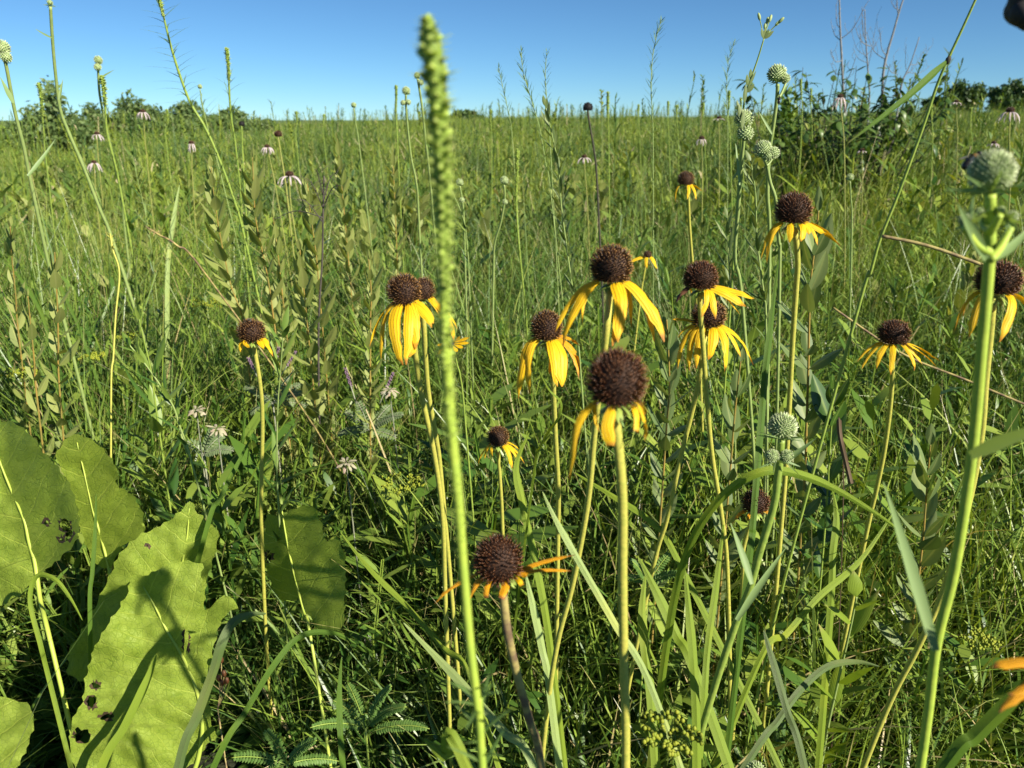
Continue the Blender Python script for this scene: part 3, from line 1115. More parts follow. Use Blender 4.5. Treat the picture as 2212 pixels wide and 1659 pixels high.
def leafy_shrub():
    y = 5.2
    x, z = top_at(1868, 112, y)
    g = ground(x, y)
    rr = random.Random(77)
    t = thing("leafy_shrub", "dark leafy shrub on the right skyline with bare twigs rising behind it", "shrub", (x, y, g), "trees and shrubs on the skyline")
    st, fo = MB(), MB()
    for i in range(50):
        a = rr.uniform(0, 6.28)
        rad = .36 * math.sqrt(rr.random())
        b = Vector((math.cos(a) * rad * .5, math.sin(a) * rad * .5, 0))
        h = (z - g) * rr.uniform(.60, 1.0) * (1 - .35 * rad)
        if rr.random() < .16:
            b.x -= .32
            h *= .98
        e = b + Vector((math.cos(a) * rad * 1.0, math.sin(a) * rad, h))
        pts = smooth([b, b.lerp(e, .5) + Vector((0, 0, .05)), e], 8)
        st.tube(pts, [.006 * (1 - i_ / 22) for i_ in range(17)], 5)
        for k in range(19):
            q = rr.uniform(.35, 1) * 15.9
            j = int(q)
            p = pts[j].lerp(pts[j + 1], q - j)
            o = Vector((rr.uniform(-1, 1), rr.uniform(-1, 1), rr.uniform(-.5, .5)))
            fo.leaf(p, o, rr.uniform(.06, .115), rr.uniform(.024, .042), Vector((0, 0, 1)) + o * .2, 0, rr.uniform(.3, 1.0), .15, 5, 3, 'oval')
    part("stems", st, ['stem_dark'], t)
    part("foliage", fo, ['crown_near'], t)
    for o in t.children:
        o.location = (0, 0, 0)


leafy_shrub()


def bare_sapling(label, y, trunk, twigs, seed, r0=.012):
    rr = random.Random(seed)
    pts = [aty(px, py, y) for px, py in trunk]
    pts = to_ground(pts, .2)
    b = pts[-1].copy()
    t = thing("bare_sapling", label, "bare sapling", b, "bare saplings behind the leafy shrub")
    part("trunk", stem_mb(pts, r0 * .35, r0, 7), ['stem_grey'], t, b)
    for (x0, y0, x1, y1) in twigs:
        p0, p1 = aty(x0, y0, y), aty(x1, y1, y + rr.uniform(-.2, .2))
        m = p0.lerp(p1, .55) - Vector((0, 0, .06)) * (p1 - p0).length * 3
        mb = MB()
        tw = smooth([p0, m, p1], 6)
        mb.tube(tw, [r0 * (.28 - .014 * k) for k in range(13)], 5)
        for k in range(3):
            q = tw[4 + 3 * k]
            e = q + Vector((rr.uniform(-.5, .5), rr.uniform(-.3, .3), 1)) * (p1 - p0).length * .3
            mb.tube(smooth([q, q.lerp(e, .5) + Vector((rr.uniform(-.02, .02), 0, 0)), e], 3), r0 * .1, 4)
        part("branch", mb, ['stem_grey'], t, b)


bare_sapling("straight bare sapling rising from the left of the leafy shrub", 5.4, [(1812, -40), (1815, 60), (1818, 120), (1822, 200), (1826, 260)],
             [(1815, 87, 1795, 48), (1818, 83, 1866, 20), (1820, 130, 1794, 108), (1822, 160, 1794, 135), (1814, 60, 1806, 10), (1824, 180, 1850, 120)], 501)
bare_sapling("forked bare sapling leaning right above the leafy shrub", 5.6, [(1962, -30), (1944, 20), (1930, 70), (1918, 110), (1908, 160), (1904, 240)],
             [(1944, 22, 1924, 0), (1940, 30, 1938, -10), (1912, 128, 1872, 70), (1872, 92, 1862, 14), (1910, 130, 1940, 160), (1914, 120, 1900, 60), (1880, 100, 1846, 55)], 502)
bare_sapling("thin bare sapling in the middle of the shrub's twigs", 5.8, [(1868, 20), (1870, 80), (1874, 140), (1878, 210)],
             [(1872, 120, 1838, 62), (1872, 135, 1842, 104), (1873, 118, 1906, 66), (1874, 150, 1896, 30), (1874, 130, 1856, 55)], 503, .008)
bare_sapling("low spreading bare sapling on the right of the shrub's twigs", 5.5, [(1986, 80), (1966, 140), (1950, 175), (1942, 220)],
             [(1952, 165, 1998, 105), (1956, 155, 2012, 140), (1948, 180, 1930, 120), (1958, 150, 1958, 95), (1966, 140, 2010, 100)], 504, .008)


# ------------------------------------------------------------------ cone flowers
def cone_mb(C, ax, Rr, Hh, nsp, mats=('cone', 'spine'), slen=0.33, seed=0):
    rr = random.Random(seed)
    mb = MB()
    sd, up = perp(ax)
    lo = R(-42)
    nv, nu = 9, 16
    base = len(mb.v)
    for i in range(nv + 1):
        th = lo + (R(90) - lo) * i / nv
        for j in range(nu):
            ph = 2 * math.pi * j / nu
            mb.v.append(C + (sd * math.cos(ph) + up * math.sin(ph)) * (Rr * 0.80 * math.cos(th)) + ax * (Hh * 0.80 * math.sin(th)))
            mb.uv.append((j / nu, 0.1))
    for i in range(nv):
        for j in range(nu):
            a, b = base + i * nu + j, base + i * nu + (j + 1) % nu
            mb.f.append((a, b, b + nu, a + nu))
            mb.m.append(0)
    nsp = int(nsp * .8)
    ga = math.pi * (3 - math.sqrt(5))
    zlo = math.sin(lo)
    for i in range(nsp):
        z = zlo + (1 - zlo) * (i + 0.5) / nsp
        th = math.asin(z)
        ph = i * ga + rr.uniform(-.06, .06)
        o = sd * math.cos(ph) + up * math.sin(ph)
        p = C + o * (Rr * 0.77 * math.cos(th)) + ax * (Hh * 0.77 * z)
        n = unit(o * math.cos(th) + ax * (z * 1.0 + 0.45))
        n = unit(n + Vector((rr.uniform(-.14, .14), rr.uniform(-.14, .14), rr.uniform(-.1, .14))))
        L = Rr * slen * rr.uniform(0.8, 1.3) * (1.0 if z < .75 else 0.8)
        mb.spine(p, n, L, Rr * 0.034 * rr.uniform(.8, 1.15) * (350 / max(nsp, 120)) ** .5, 1)
    return mb


def petal_mb(base, ctrl, tip, W, outd, view, mi=0, blunt=False, seg=11, curl=0.0, seed=0, axis=None):
    rr = random.Random(seed)
    pts = bez(base, ctrl, tip, seg)
    L = sum((pts[i + 1] - pts[i]).length for i in range(seg))
    jit = Vector((rr.uniform(-1, 1), rr.uniform(-1, 1), rr.uniform(-1, 1))) * L * 0.045
    tang = unit((axis or Vector((0, 0, 1))).cross(outd))
    ws, sides, out = [], [], []
    for i, p in enumerate(pts):
        t = i / seg
        tg = unit(pts[min(i + 1, seg)] - pts[max(i - 1, 0)])
        pv = unit(tg.cross(view))
        if pv.dot(tang) < 0:
            pv = -pv
        sides.append(unit(tang + pv * (0.75 + 0.5 * math.sin(3 * t + seed))))
        if blunt:
            w = min(1, 0.45 + t * 1.6) * (1 if t < .9 else 0.8)
        else:
            w = (0.42 + 0.58 * math.sin(math.pi * min(1, 0.08 + t * 0.92) ** 0.85) ** 0.7) * (1 if t < 0.86 else max(0.16, (1 - t) / 0.14 * 0.8 + 0.2))
        ws.append(W * w)
        out.append(p + jit * math.sin(t * 5 + seed) * t)
    mb = MB()
    mb.strip(out, ws, sides, mi, 7, 0.14, 0.035)
    for i, v in enumerate(mb.v):
        t = mb.uv[i][1]
        q = v * (1.1 / max(W, .003))
        n3 = Vector((noise.noise(q), noise.noise(q + Vector((7, 0, 0))), noise.noise(q + Vector((0, 0, 13)))))
        mb.v[i] = v + n3 * (W * (.05 + .20 * t * t))
    return mb


FLOWER_GROUP = "yellow coneflowers in the near meadow"


def coneflower(label, head, d, w, h, petals, stem, tilt=(0, 0), nsp=420, lean=0.2, spine='spine', stem_mat='stem_yellow', sw=0.0048, cone_off=False, group=FLOWER_GROUP, petal_m='petal', cat="coneflower", name="yellow_coneflower", seed=1):
    C = at(head[0], head[1], d)
    px = d / FPX
    Rr, Hh = w * 0.5 * px, h * 0.5 * px * 1.22
    ax = unit(Vector((tilt[0], tilt[1], 1)))
    foot = stem_path(stem, d + Rr * 0.1, lean)
    under = C - ax * (Hh * 0.62)
    pts = [under + ax * Hh * 0.1, under - ax * Hh * 0.25] + [p for p in foot if p.z < under.z - Hh * 0.5]
    base = pts[-1].copy()
    t = thing(name, label, cat, base, group)
    smb = stem_mb(pts, sw * 0.5, sw * 0.56, 8)
    if d < .8:
        hr = random.Random(seed + 900)
        sm = smooth(pts, 6)
        for k in range(260):
            q = hr.random() ** 1.2 * (len(sm) - 1.001)
            j = int(q)
            p3 = sm[j].lerp(sm[j + 1], q - j)
            tg = unit(sm[j + 1] - sm[j])
            s1, s2 = perp(tg)
            a = hr.uniform(0, 6.283)
            o = s1 * math.cos(a) + s2 * math.sin(a)
            smb.spine(p3 + o * sw * .48, unit(o - tg * hr.uniform(-.2, .6)), hr.uniform(.0007, .0015), .00012, 0, 3)
    part("stem", smb, [stem_mat], t, base)
    part("cone", cone_mb(C, ax, Rr, Hh, nsp, seed=seed), ['cone', spine], t, base)
    gb = MB()
    for i in range(14):
        a = i * 2.4
        o = Vector((math.cos(a), math.sin(a), 0))
        gb.leaf(under - ax * Hh * 0.05, o * 0.9 - ax * 0.25, Rr * 0.85, Rr * 0.28, ax, 0, 0.6, 0.1, 4, 3, 'lance')
    part("bracts", gb, ['stem_green'], t, base)
    view = unit(C - CAM)
    for i, pt in enumerate(petals):
        tx, ty, f, wp = pt[:4]
        kind = pt[4] if len(pt) > 4 else petal_m
        blunt = len(pt) > 5 and pt[5]
        sx = 1.0 if tx > head[0] else -1.0
        out = unit(Vector((sx * math.sqrt(max(0, 1 - f * f)), -f, 0)))
        bpt = under + out * Rr * 0.62 + ax * Hh * 0.06
        dist = abs(tx - head[0]) * px
        tipd = d - f * max(Rr * 0.9, 0.35 * (ty - head[1]) * px)
        tip = at(tx, ty, tipd)
        L = (tip - bpt).length
        rise = 0.02 if ty > head[1] + h * 0.7 else 0.16
        ctrl = bpt + out * (L * 0.26) + ax * (L * rise) + (tip - bpt) * 0.18
        mb = petal_mb(bpt, ctrl, tip, wp * px * 1.06, out, view, 0, blunt, seed=seed * 17 + i, axis=ax)
        part("petal", mb, [kind], t, base)
    return t


P = 'petal'
PD = 'petal_dry'
coneflower("big dark domed coneflower close to the camera with a few short torn petals", (1331, 824), .385, 130, 128,
           [(1229, 1040, .15, 17), (1317, 964, .95, 24, P, True), (1374, 934, .6, 15, P, True), (1391, 955, .1, 13), (1396, 892, -.4, 12, P, True), (1296, 932, -.3, 10)],
           [(1344, 898), (1344, 1062), (1345, 1250), (1348, 1450), (1352, 1659)], nsp=620, lean=.10, spine='spine_red', sw=.0052, seed=3)
coneflower("tall coneflower with long drooping yellow petals directly behind the big dark dome", (1320, 577), .556, 90, 86,
           [(1201, 714, -.1, 15), (1220, 750, .25, 20), (1261, 707, -.4, 10), (1325, 745, .9, 26), (1337, 749, .97, 27), (1365, 705, -.5, 11), (1413, 739, -.1, 17), (1436, 743, .3, 25)],
           [(1312, 700), (1300, 800), (1284, 938), (1269, 1092), (1237, 1263), (1205, 1386), (1183, 1530)], nsp=560, lean=.25, seed=4)
coneflower("left coneflower of the touching pair, its dome tipped left over a sheaf of petals", (872, 630), .66, 74, 68,
           [(801, 746, -.1, 10), (823, 775, .3, 13), (868, 788, .85, 24), (876, 784, .95, 20), (884, 771, .8, 20), (901, 754, .95, 23), (941, 702, .5, 20), (934, 708, .75, 14)],
           [(889, 680), (899, 780), (912, 860), (938, 981), (956, 1120), (962, 1290)], tilt=(-.25, -.1), nsp=520, lean=.3, seed=5)
coneflower("right coneflower of the touching pair, half hidden behind the pale flower spike", (914, 627), .72, 52, 50,
           [(937, 652, .2, 9), (950, 662, -.2, 10), (984, 714, -.1, 12), (981, 737, .3, 17), (899, 712, .8, 15), (960, 700, .4, 14)],
           [(915, 690), (924, 837), (942, 945), (955, 1053)], tilt=(.12, 0), nsp=300, lean=.3, seed=6)
coneflower("coneflower with broad front petals and shrivelled brown petals on its right side", (1180, 708), .69, 70, 68,
           [(1126, 862, .2, 22), (1145, 850, .45, 17), (1187, 808, .9, 16), (1203, 836, .95, 21), (1219, 834, .8, 28), (1251, 819, .1, 9, PD), (1257, 800, -.1, 14, PD), (1254, 748, -.4, 8, PD)],
           [(1192, 780), (1196, 860), (1200, 950), (1206, 1060), (1205, 1180)], nsp=480, lean=.35, seed=7)
coneflower("upper coneflower of the overlapping pair, two petals swept right and one brown curl", (1513, 600), .67, 74, 62,
           [(1516, 684, .9, 14), (1545, 687, .85, 15), (1609, 661, .3, 20), (1628, 645, .0, 16), (1597, 679, .2, 8), (1494, 634, .5, 6), (1462, 652, -.2, 14, 'petal_brown'), (1470, 640, .3, 12, 'petal_brown')],
           [(1521, 639), (1524, 820), (1538, 981), (1560, 1121), (1572, 1250)], nsp=500, lean=.3, spine='spine_red', seed=8)
coneflower("lower coneflower of the overlapping pair, a skirt of petals all round its dark dome", (1530, 683), .73, 74, 58,
           [(1462, 729, -.2, 10), (1455, 690, -.6, 12), (1462, 798, .1, 14), (1488, 802, .5, 14), (1506, 802, .8, 16), (1531, 777, .97, 20), (1565, 804, .7, 17), (1632, 784, .1, 16), (1600, 770, .3, 13)],
           [(1515, 760), (1513, 800), (1502, 860), (1470, 990), (1441, 1121), (1410, 1230)], nsp=440, lean=.25, seed=9)
coneflower("sharp coneflower standing highest on the right with petals swept out both ways", (1714, 456), .68, 76, 70,
           [(1645, 559, .0, 9), (1657, 570, .25, 11), (1707, 524, .9, 13), (1731, 523, .85, 14), (1747, 506, .5, 14), (1767, 529, .4, 8), (1811, 532, .2, 11), (1802, 508, -.1, 9), (1690, 520, -.5, 8)],
           [(1719, 510), (1723, 570), (1720, 620), (1712, 740), (1704, 891), (1693, 1071)], nsp=560, lean=.3, spine='spine_red', seed=10)
coneflower("small coneflower on a thin pale stem below the globe flowers, in the sunny mid meadow", (1481, 388), 1.25, 35, 31,
           [(1459, 436, .1, 6), (1485, 432, .95, 6), (1503, 432, .5, 6), (1519, 414, .0, 6)],
           [(1486, 415), (1489, 480), (1496, 570), (1504, 640)], nsp=260, lean=.4, seed=11, sw=.005)
coneflower("coneflower with narrow petals spread wide like a skirt above the grass on the right", (1930, 722), .77, 66, 54,
           [(1850, 783, -.1, 8), (1862, 799, .2, 8), (1893, 796, .6, 12), (1923, 809, .95, 12), (1974, 803, .7, 8), (1992, 788, .4, 10), (2024, 794, .1, 7), (2031, 778, -.1, 8), (1870, 770, -.5, 6), (1984, 770, -.5, 6)],
           [(1928, 765), (1925, 855), (1912, 963), (1895, 1050), (1872, 1150)], nsp=420, lean=.3, spine='spine_red', seed=12)
coneflower("coneflower behind the thick globe-flower stem at the right edge", (2156, 606), .56, 92, 74,
           [(2062, 717, -.2, 8), (2078, 683, -.4, 9), (2096, 726, .4, 17), (2159, 735, .9, 19), (2228, 670, .1, 15), (2199, 638, -.5, 9)],
           [(2143, 660), (2138, 720), (2128, 820), (2118, 945), (2089, 1098), (2040, 1270), (1984, 1397), (1912, 1541)], nsp=520, lean=.25, spine='spine_red', seed=13, sw=.0056)
coneflower("small coneflower alone on the left with short curling petals and a bee on top", (542, 717), .86, 60, 46,
           [(520, 762, .5, 9), (531, 749, .9, 8), (541, 752, .8, 8), (589, 770, .1, 9), (571, 756, .6, 10), (580, 745, -.2, 9)],
           [(547, 745), (562, 830), (567, 909), (565, 1035), (565, 1150)], nsp=420, lean=.25, seed=14, tilt=(-.05, -.15))
coneflower("small low coneflower with spidery curled petals in the middle of the grass", (1075, 945), 1.0, 48, 44,
           [(1034, 1008, .0, 6), (1046, 992, .3, 6), (1064, 986, .7, 6), (1107, 1011, .6, 9), (1119, 996, .3, 7), (1135, 1003, .0, 6), (1126, 975, -.4, 6)],
           [(1079, 972), (1082, 1062), (1086, 1152)], nsp=380, lean=.2, seed=15)
coneflower("dark coneflower leaning at the bottom centre with two petals curling out to the right", (1077, 1211), .48, 108, 102,
           [(1238, 1200, -.1, 10, PD), (1237, 1232, .2, 9, PD), (1151, 1232, -.2, 10, P, True), (1138, 1246, .1, 9, PD, True), (1128, 1264, .5, 10, P, True), (1084, 1293, .95, 16, PD, True), (1050, 1291, .8, 12, PD, True), (1009, 1310, .3, 13, PD), (942, 1308, -.2, 9, PD)],
           [(1086, 1275), (1097, 1368), (1122, 1476), (1147, 1566), (1170, 1659)], tilt=(-.12, -.15), nsp=520, lean=.12, spine='spine_red', stem_mat='stem_brown', seed=16, sw=.0055)
coneflower("tiny distant coneflower with three petals behind the tall central coneflower", (1399, 550), 1.8, 18, 15,
           [(1362, 566, .0, 7), (1397, 581, .9, 7), (1419, 583, .3, 9)],
           [(1396, 565), (1390, 600), (1384, 640)], nsp=140, lean=.2, seed=17)
coneflower("dark low coneflower almost hidden behind the green globe-flower stem", (1632, 1086), .86, 60, 52,
           [(1588, 1122, .2, 9, PD), (1676, 1122, .2, 9, PD), (1612, 1125, .8, 8, PD)],
           [(1612, 1120), (1606, 1184), (1604, 1260)], nsp=360, lean=.2, spine='spine_red', seed=18)
coneflower("yellow petals reaching in blurred at the lower right edge", (2330, 1400), .30, 150, 130,
           [(2140, 1440, .1, 30, PD), (2158, 1548, .3, 26, PD), (2178, 1500, .5, 22, PD), (2230, 1560, .8, 30, PD)],
           [(2345, 1480), (2350, 1659)], nsp=300, lean=.05, seed=19)


# small yellow daisy
def daisy():
    C = at(974, 742, 1.05)
    px = 1.05 / FPX
    pts = stem_path([(980, 752), (988, 790), (994, 813), (1004, 900)], 1.06, .2)
    pts = [C] + pts
    b = pts[-1].copy()
    t = thing("yellow_daisy", "small bright yellow daisy with a dark eye beside the pale flower spike", "daisy", b)
    part("stem", stem_mb(pts, .0012, .0018, 6), ['stem_green'], t, b)
    mb = MB()
    mb.ball(C, 10 * px, 10 * px, 6 * px, 0, 10, 6, unit(Vector((.1, -.5, .6))))
    part("eye", mb, ['black'], t, b)
    for i, (x, y) in enumerate([(1014, 728), (1014, 740), (1001, 751), (988, 760), (970, 762), (944, 745), (945, 764), (960, 724), (994, 727)]):
        tip = at(x, y, 1.05 - .012)
        o = unit(tip - C)
        mb = MB()
        mb.leaf(C + o * 7 * px, o, (tip - C).length - 7 * px, 9 * px, Vector((0, -.6, .8)), 0, .1, .1, 6, 5, 'ob')
        part("petal", mb, ['petal'], t, b)


daisy()


# ------------------------------------------------------------------ pale purple coneflowers in the middle distance
def pink_flower(label, x, y, d, cw, spread, drop, stem, seed, n=9, dark=False):
    rr = random.Random(seed)
    C = at(x, y, d)
    px = d / FPX
    cw, spread, drop = cw * .82, spread * .85, drop * .85
    pts = [C - Vector((0, 0, cw * .3 * px))] + stem_path([(x, y + cw * .4)] + stem, d, .1)
    b = pts[-1].copy()
    t = thing("pink_coneflower", label, "coneflower", b, "pale pink coneflowers in the middle distance")
    part("stem", stem_mb(pts, .0019, .0024, 6, 0, 4), ['stem_olive'], t, b)
    part("cone", cone_mb(C, Vector((0, 0, 1)), cw * .5 * px, cw * .38 * px, 110, seed=seed), ['cone', 'spine_red'], t, b)
    for i in range(n):
        a = 2 * math.pi * (i + rr.uniform(-.25, .25)) / n
        o = Vector((math.cos(a), math.sin(a), 0))
        base = C - Vector((0, 0, cw * .22 * px)) + o * cw * .3 * px
        tip = C + o * spread * px * rr.uniform(.8, 1.1) - Vector((0, 0, drop * px * rr.uniform(.95, 1.45)))
        ctrl = base + o * spread * .6 * px
        mb = petal_mb(base, ctrl, tip, rr.uniform(.0036, .005), o, unit(C - CAM), seed=seed + i)
        part("petal", mb, ['petal_pink'], t, b)


pink_flower("pink coneflower with petals streaming right beside the dead twigs and olive leaves", 625, 376, 2.1, 22, 34, 24, [(628, 440), (640, 520), (650, 600)], 31)
pink_flower("small pink coneflower just above the tall olive-leaved plant", 577, 316, 2.6, 14, 18, 16, [(583, 345), (598, 420)], 32)
pink_flower("pink coneflower low in the grass at the far left", 203, 350, 2.6, 14, 18, 20, [(206, 400), (210, 450)], 33)
pink_flower("pink coneflower against the dark hedge on the left skyline", 308, 240, 3.0, 14, 17, 16, [(311, 270), (316, 330)], 34)
pink_flower("pink coneflower right of the leaning blazing star on the left skyline", 209, 288, 3.2, 13, 15, 15, [(211, 320), (214, 360)], 35)
pink_flower("pink coneflower with white-pink petals in front of the leafy shrub", 1815, 208, 2.6, 16, 18, 24, [(1818, 250), (1824, 340)], 36, 12)
pink_flower("pink coneflower near the right edge on a long yellow stem", 2182, 238, 2.2, 22, 27, 24, [(2180, 300), (2181, 420)], 37)
pink_flower("shaded pink coneflower low in the weeds right of centre", 1516, 298, 3.2, 15, 14, 15, [(1516, 330), (1517, 370)], 38)
pink_flower("pink coneflower with one petal trailing right, below the black cone", 1262, 338, 3.0, 14, 20, 16, [(1264, 380), (1268, 430)], 39, 7)
pink_flower("pink coneflower with pale ragged petals deep in the grass left of the globe flower", 2147, 308, 3.2, 13, 16, 10, [(2149, 340), (2150, 380)], 40, 7)
pink_flower("pink coneflower standing against the far trees on the right skyline", 2066, 219, 3.6, 12, 15, 8, [(2066, 250), (2068, 300)], 41, 7)
pink_flower("faint pink coneflower between the leaning stalks and the shrub base", 1862, 324, 3.4, 12, 13, 7, [(1862, 350), (1863, 390)], 42, 7)
pink_flower("drooping pink coneflower below the leaning blazing star", 413, 308, 3.0, 14, 9, 20, [(414, 340), (416, 390)], 43, 7)
pink_flower("flat pink coneflower just left of the feathery horizon stem", 1553, 254, 3.8, 12, 16, 6, [(1553, 280), (1554, 330)], 44, 7)


def bare_cone(label, x, y, d, cw, ch, stem, seed, smat, mats, group=None):
    C = at(x, y, d)
    px = d / FPX
    pts = [C - Vector((0, 0, ch * .3 * px))] + stem_path([(x, y + ch * .5)] + stem, d, .1)
    b = pts[-1].copy()
    t = thing("bare_cone_flower", label, "seed head", b, group)
    part("stem", stem_mb(pts, .0022, .003, 6, 0, 4), [smat], t, b)
    part("cone", cone_mb(C, Vector((0, 0, 1)), cw * .5 * px, ch * .56 * px, 160, seed=seed), mats, t, b)


bare_cone("black petal-less cone standing up against the horizon", 1270, 232, 2.0, 22, 20, [(1274, 270), (1284, 330), (1290, 400)], 51, 'stem_dark', ['black', 'black'])
bare_cone("dark brown petal-less cone on a straw stem above the pink coneflower", 601, 290, 2.2, 17, 15, [(606, 330), (616, 390), (622, 440)], 52, 'stem_olive', ['cone', 'spine_red'])
bare_cone("small dark bud beside the slim spike on the left horizon", 522, 268, 2.6, 13, 12, [(523, 300), (525, 350)], 53, 'stem_green', ['black', 'black'])


# ------------------------------------------------------------------ rattlesnake master (globe flowers)
def globe_mb(C, r, ax, nsp, seed, squash=1.0):
    rr = random.Random(seed)
    mb = MB()
    mb.ball(C, r * .8, r * .8, r * .8 * squash, 0, 14, 9, ax)
    sd, up = perp(ax)
    ga = math.pi * (3 - math.sqrt(5))
    for i in range(nsp):
        z = -0.8 + 1.8 * (i + .5) / nsp
        rad = math.sqrt(max(0, 1 - z * z))
        ph = i * ga
        n = sd * (rad * math.cos(ph)) + up * (rad * math.sin(ph)) + ax * z
        p = C + n * r * .72
        n2 = unit(n + ax * .35 + Vector((rr.uniform(-.12, .12), rr.uniform(-.12, .12), rr.uniform(-.1, .1))))
        mb.spine(p, n2, r * rr.uniform(.34, .46), r * 1.15 / math.sqrt(nsp) * .8, 1)
    return mb


def whorl_mb(C, ax, n, L, W, tiltv, seed, droop=.2):
    rr = random.Random(seed)
    mb = MB()
    sd, up = perp(ax)
    for i in range(n):
        a = 2 * math.pi * (i + rr.uniform(-.3, .3)) / n
        o = sd * math.cos(a) + up * math.sin(a)
        mb.leaf(C + o * W * .3, o + ax * (tiltv + rr.uniform(-.15, .15)), L * rr.uniform(.7, 1.15), W, ax * .7 + ax.cross(o) * rr.uniform(-1.2, 1.2), 0, droop, .15, 6, 3, 'lin')
    return mb


GLOBE_GROUP = "pale green globe flowers"


def globe_flower(label, d, heads, stem, seed, sw=.004, lean=.15, nsp=170, leaves=(), bractL=1.0, stem_mat='stem_pale', branches=()):
    """heads: (x, y, radius px, whorl length px, number of bracts); stem: picture path downwards; leaves: (x0,y0,x1,y1,width px,depth offset)"""
    px = d / FPX
    pts = stem_path(stem, d, lean)
    b = pts[-1].copy()
    t = thing("globe_flower", label, "wildflower", b, GLOBE_GROUP)
    part("stem", stem_mb(pts, sw * .5, sw * .62, 8), [stem_mat], t, b)
    for i, (x, y, r, wl, nb) in enumerate(heads):
        C = at(x, y, d)
        if i == 0:
            ax = unit(C - pts[0])
        else:
            ax = unit(Vector(((x - stem[0][0]) * px * 0.6, -.1 * r * px, r * px)))
        part("flower_head", globe_mb(C, r * px, ax, nsp if i == 0 else nsp // 2, seed + i, .95), ['globe', 'globe_spike'], t, b)
        if wl:
            part("bracts", whorl_mb(C - ax * r * px * .85, ax, nb, wl * px, max(.0026, r * .19 * px), .12, seed + i, .15), ['bract'], t, b)
    for (x0, y0, x1, y1, dd) in branches:
        p0, p1 = at(x0, y0, d), at(x1, y1, d + dd)
        mid = p0.lerp(p1, .5) + Vector((0, 0, -.1)) * (p1 - p0).length
        mb = stem_mb([p0, mid, p1], sw * .42, sw * .3, 7)
        part("branch", mb, [stem_mat], t, b)
    for (x0, y0, x1, y1, wpx, dd, bend) in leaves:
        p0, p1 = at(x0, y0, d), at(x1, y1, d + dd)
        mid = p0.lerp(p1, .5) + Vector((0, 0, bend)) * (p1 - p0).length
        pp = bez(p0, mid, p1, 12)
        v = unit(p0 - CAM)
        sd = unit((p1 - p0).cross(v)) * 0.9 + v * (-.55 if x1 < x0 else .35)
        ws = [wpx * px * (min(1, .55 + k * .12) if k < 4 else 1) * max(.05, (1 - (k / 12) ** 2.2)) for k in range(13)]
        mb = MB()
        mb.strip(pp, ws, sd, 0, 3, -.22)
        part("leaf", mb, ['bract'], t, b)
    return t


globe_flower("large blurred globe flower on a thick stem at the right edge, close to the camera", .33,
             [(2142, 372, 46, 105, 9), (2084, 476, 14, 55, 9), (2186, 468, 13, 50, 9), (2116, 458, 9, 34, 7), (2162, 455, 9, 34, 7)],
             [(2139, 420), (2138, 480), (2137, 560), (2120, 760), (2100, 980), (2062, 1230), (2022, 1400), (1988, 1659)], 61, sw=.0048, lean=.12, nsp=320,
             leaves=[(2096, 985, 2290, 915, 34, -.05, .05), (2020, 1405, 1908, 1040, 34, .05, .02), (2132, 560, 2068, 440, 26, -.02, .0), (2145, 560, 2235, 480, 24, .02, -.1)],
             branches=[(2137, 545, 2084, 490, -.01), (2140, 560, 2186, 488, .01), (2138, 500, 2118, 468, .01), (2138, 500, 2160, 464, -.008)], stem_mat='spike_stem')
globe_flower("tallest globe flower of the sunlit trio, with a small side bud", .95,
             [(1678, 160, 20, 24, 8), (1696, 170, 11, 10, 5)],
             [(1680, 182), (1678, 215), (1670, 275), (1662, 330), (1658, 420), (1662, 560)], 62, sw=.0046, lean=.3, nsp=170,
             leaves=[(1668, 290, 1638, 240, 7, 0, .02), (1681, 212, 1706, 178, 8, .0, -.1)], branches=[(1680, 215, 1697, 180, 0)])
globe_flower("globe flower of the trio stacked above a second smaller head on one stem", .98,
             [(1607, 257, 19, 22, 8), (1610, 288, 17, 18, 8)],
             [(1608, 278), (1606, 310), (1602, 350), (1595, 450), (1588, 560), (1604, 660)], 63, sw=.0044, lean=.3, nsp=160,
             leaves=[(1598, 400, 1588, 300, 7, 0, .03)])
globe_flower("lowest globe flower of the trio, on a kinked branch with two side buds", .95,
             [(1648, 322, 18, 20, 8), (1659, 336, 12, 10, 5), (1671, 330, 13, 12, 6)],
             [(1652, 345), (1657, 360), (1664, 395), (1676, 435), (1682, 520), (1684, 600)], 64, sw=.004, lean=.3, nsp=160,
             branches=[(1656, 358, 1670, 340, 0)])
globe_flower("globe flower with long star-like bracts and a leafy bud whorl, above the arching blade", .62,
             [(1690, 922, 30, 62, 11), (1668, 985, 15, 45, 7), (1700, 985, 14, 50, 7)],
             [(1688, 950), (1684, 1000), (1680, 1030), (1672, 1090), (1642, 1190), (1620, 1270), (1592, 1340), (1545, 1480), (1500, 1640)], 65, sw=.0062, lean=.12, nsp=300,
             leaves=[(1624, 1262, 1578, 1130, 20, .02, .05), (1690, 1000, 1765, 945, 14, -.01, -.05), (1592, 1340, 1700, 1180, 18, .04, .02)], stem_mat='stem_green')
globe_flower("pair of pale globe buds on a bending stem at the left edge", 1.15,
             [(4, 104, 17, 16, 7), (13, 124, 12, 10, 6)],
             [(8, 128), (14, 145), (32, 240), (52, 320), (68, 400), (112, 600), (140, 700)], 66, sw=.005, lean=.3, nsp=150,
             leaves=[(28, 222, 0, 165, 12, 0, -.02), (60, 380, 120, 300, 9, .02, -.05)])
globe_flower("thin globe flower with a round head next to the spike on the left skyline", 1.9,
             [(212, 130, 9, 10, 7), (211, 145, 8, 8, 6)],
             [(212, 140), (213, 175), (218, 220), (240, 320), (262, 420), (270, 500)], 67, sw=.0056, lean=.3, nsp=120,
             leaves=[(217, 168, 248, 150, 4, 0, 0), ])
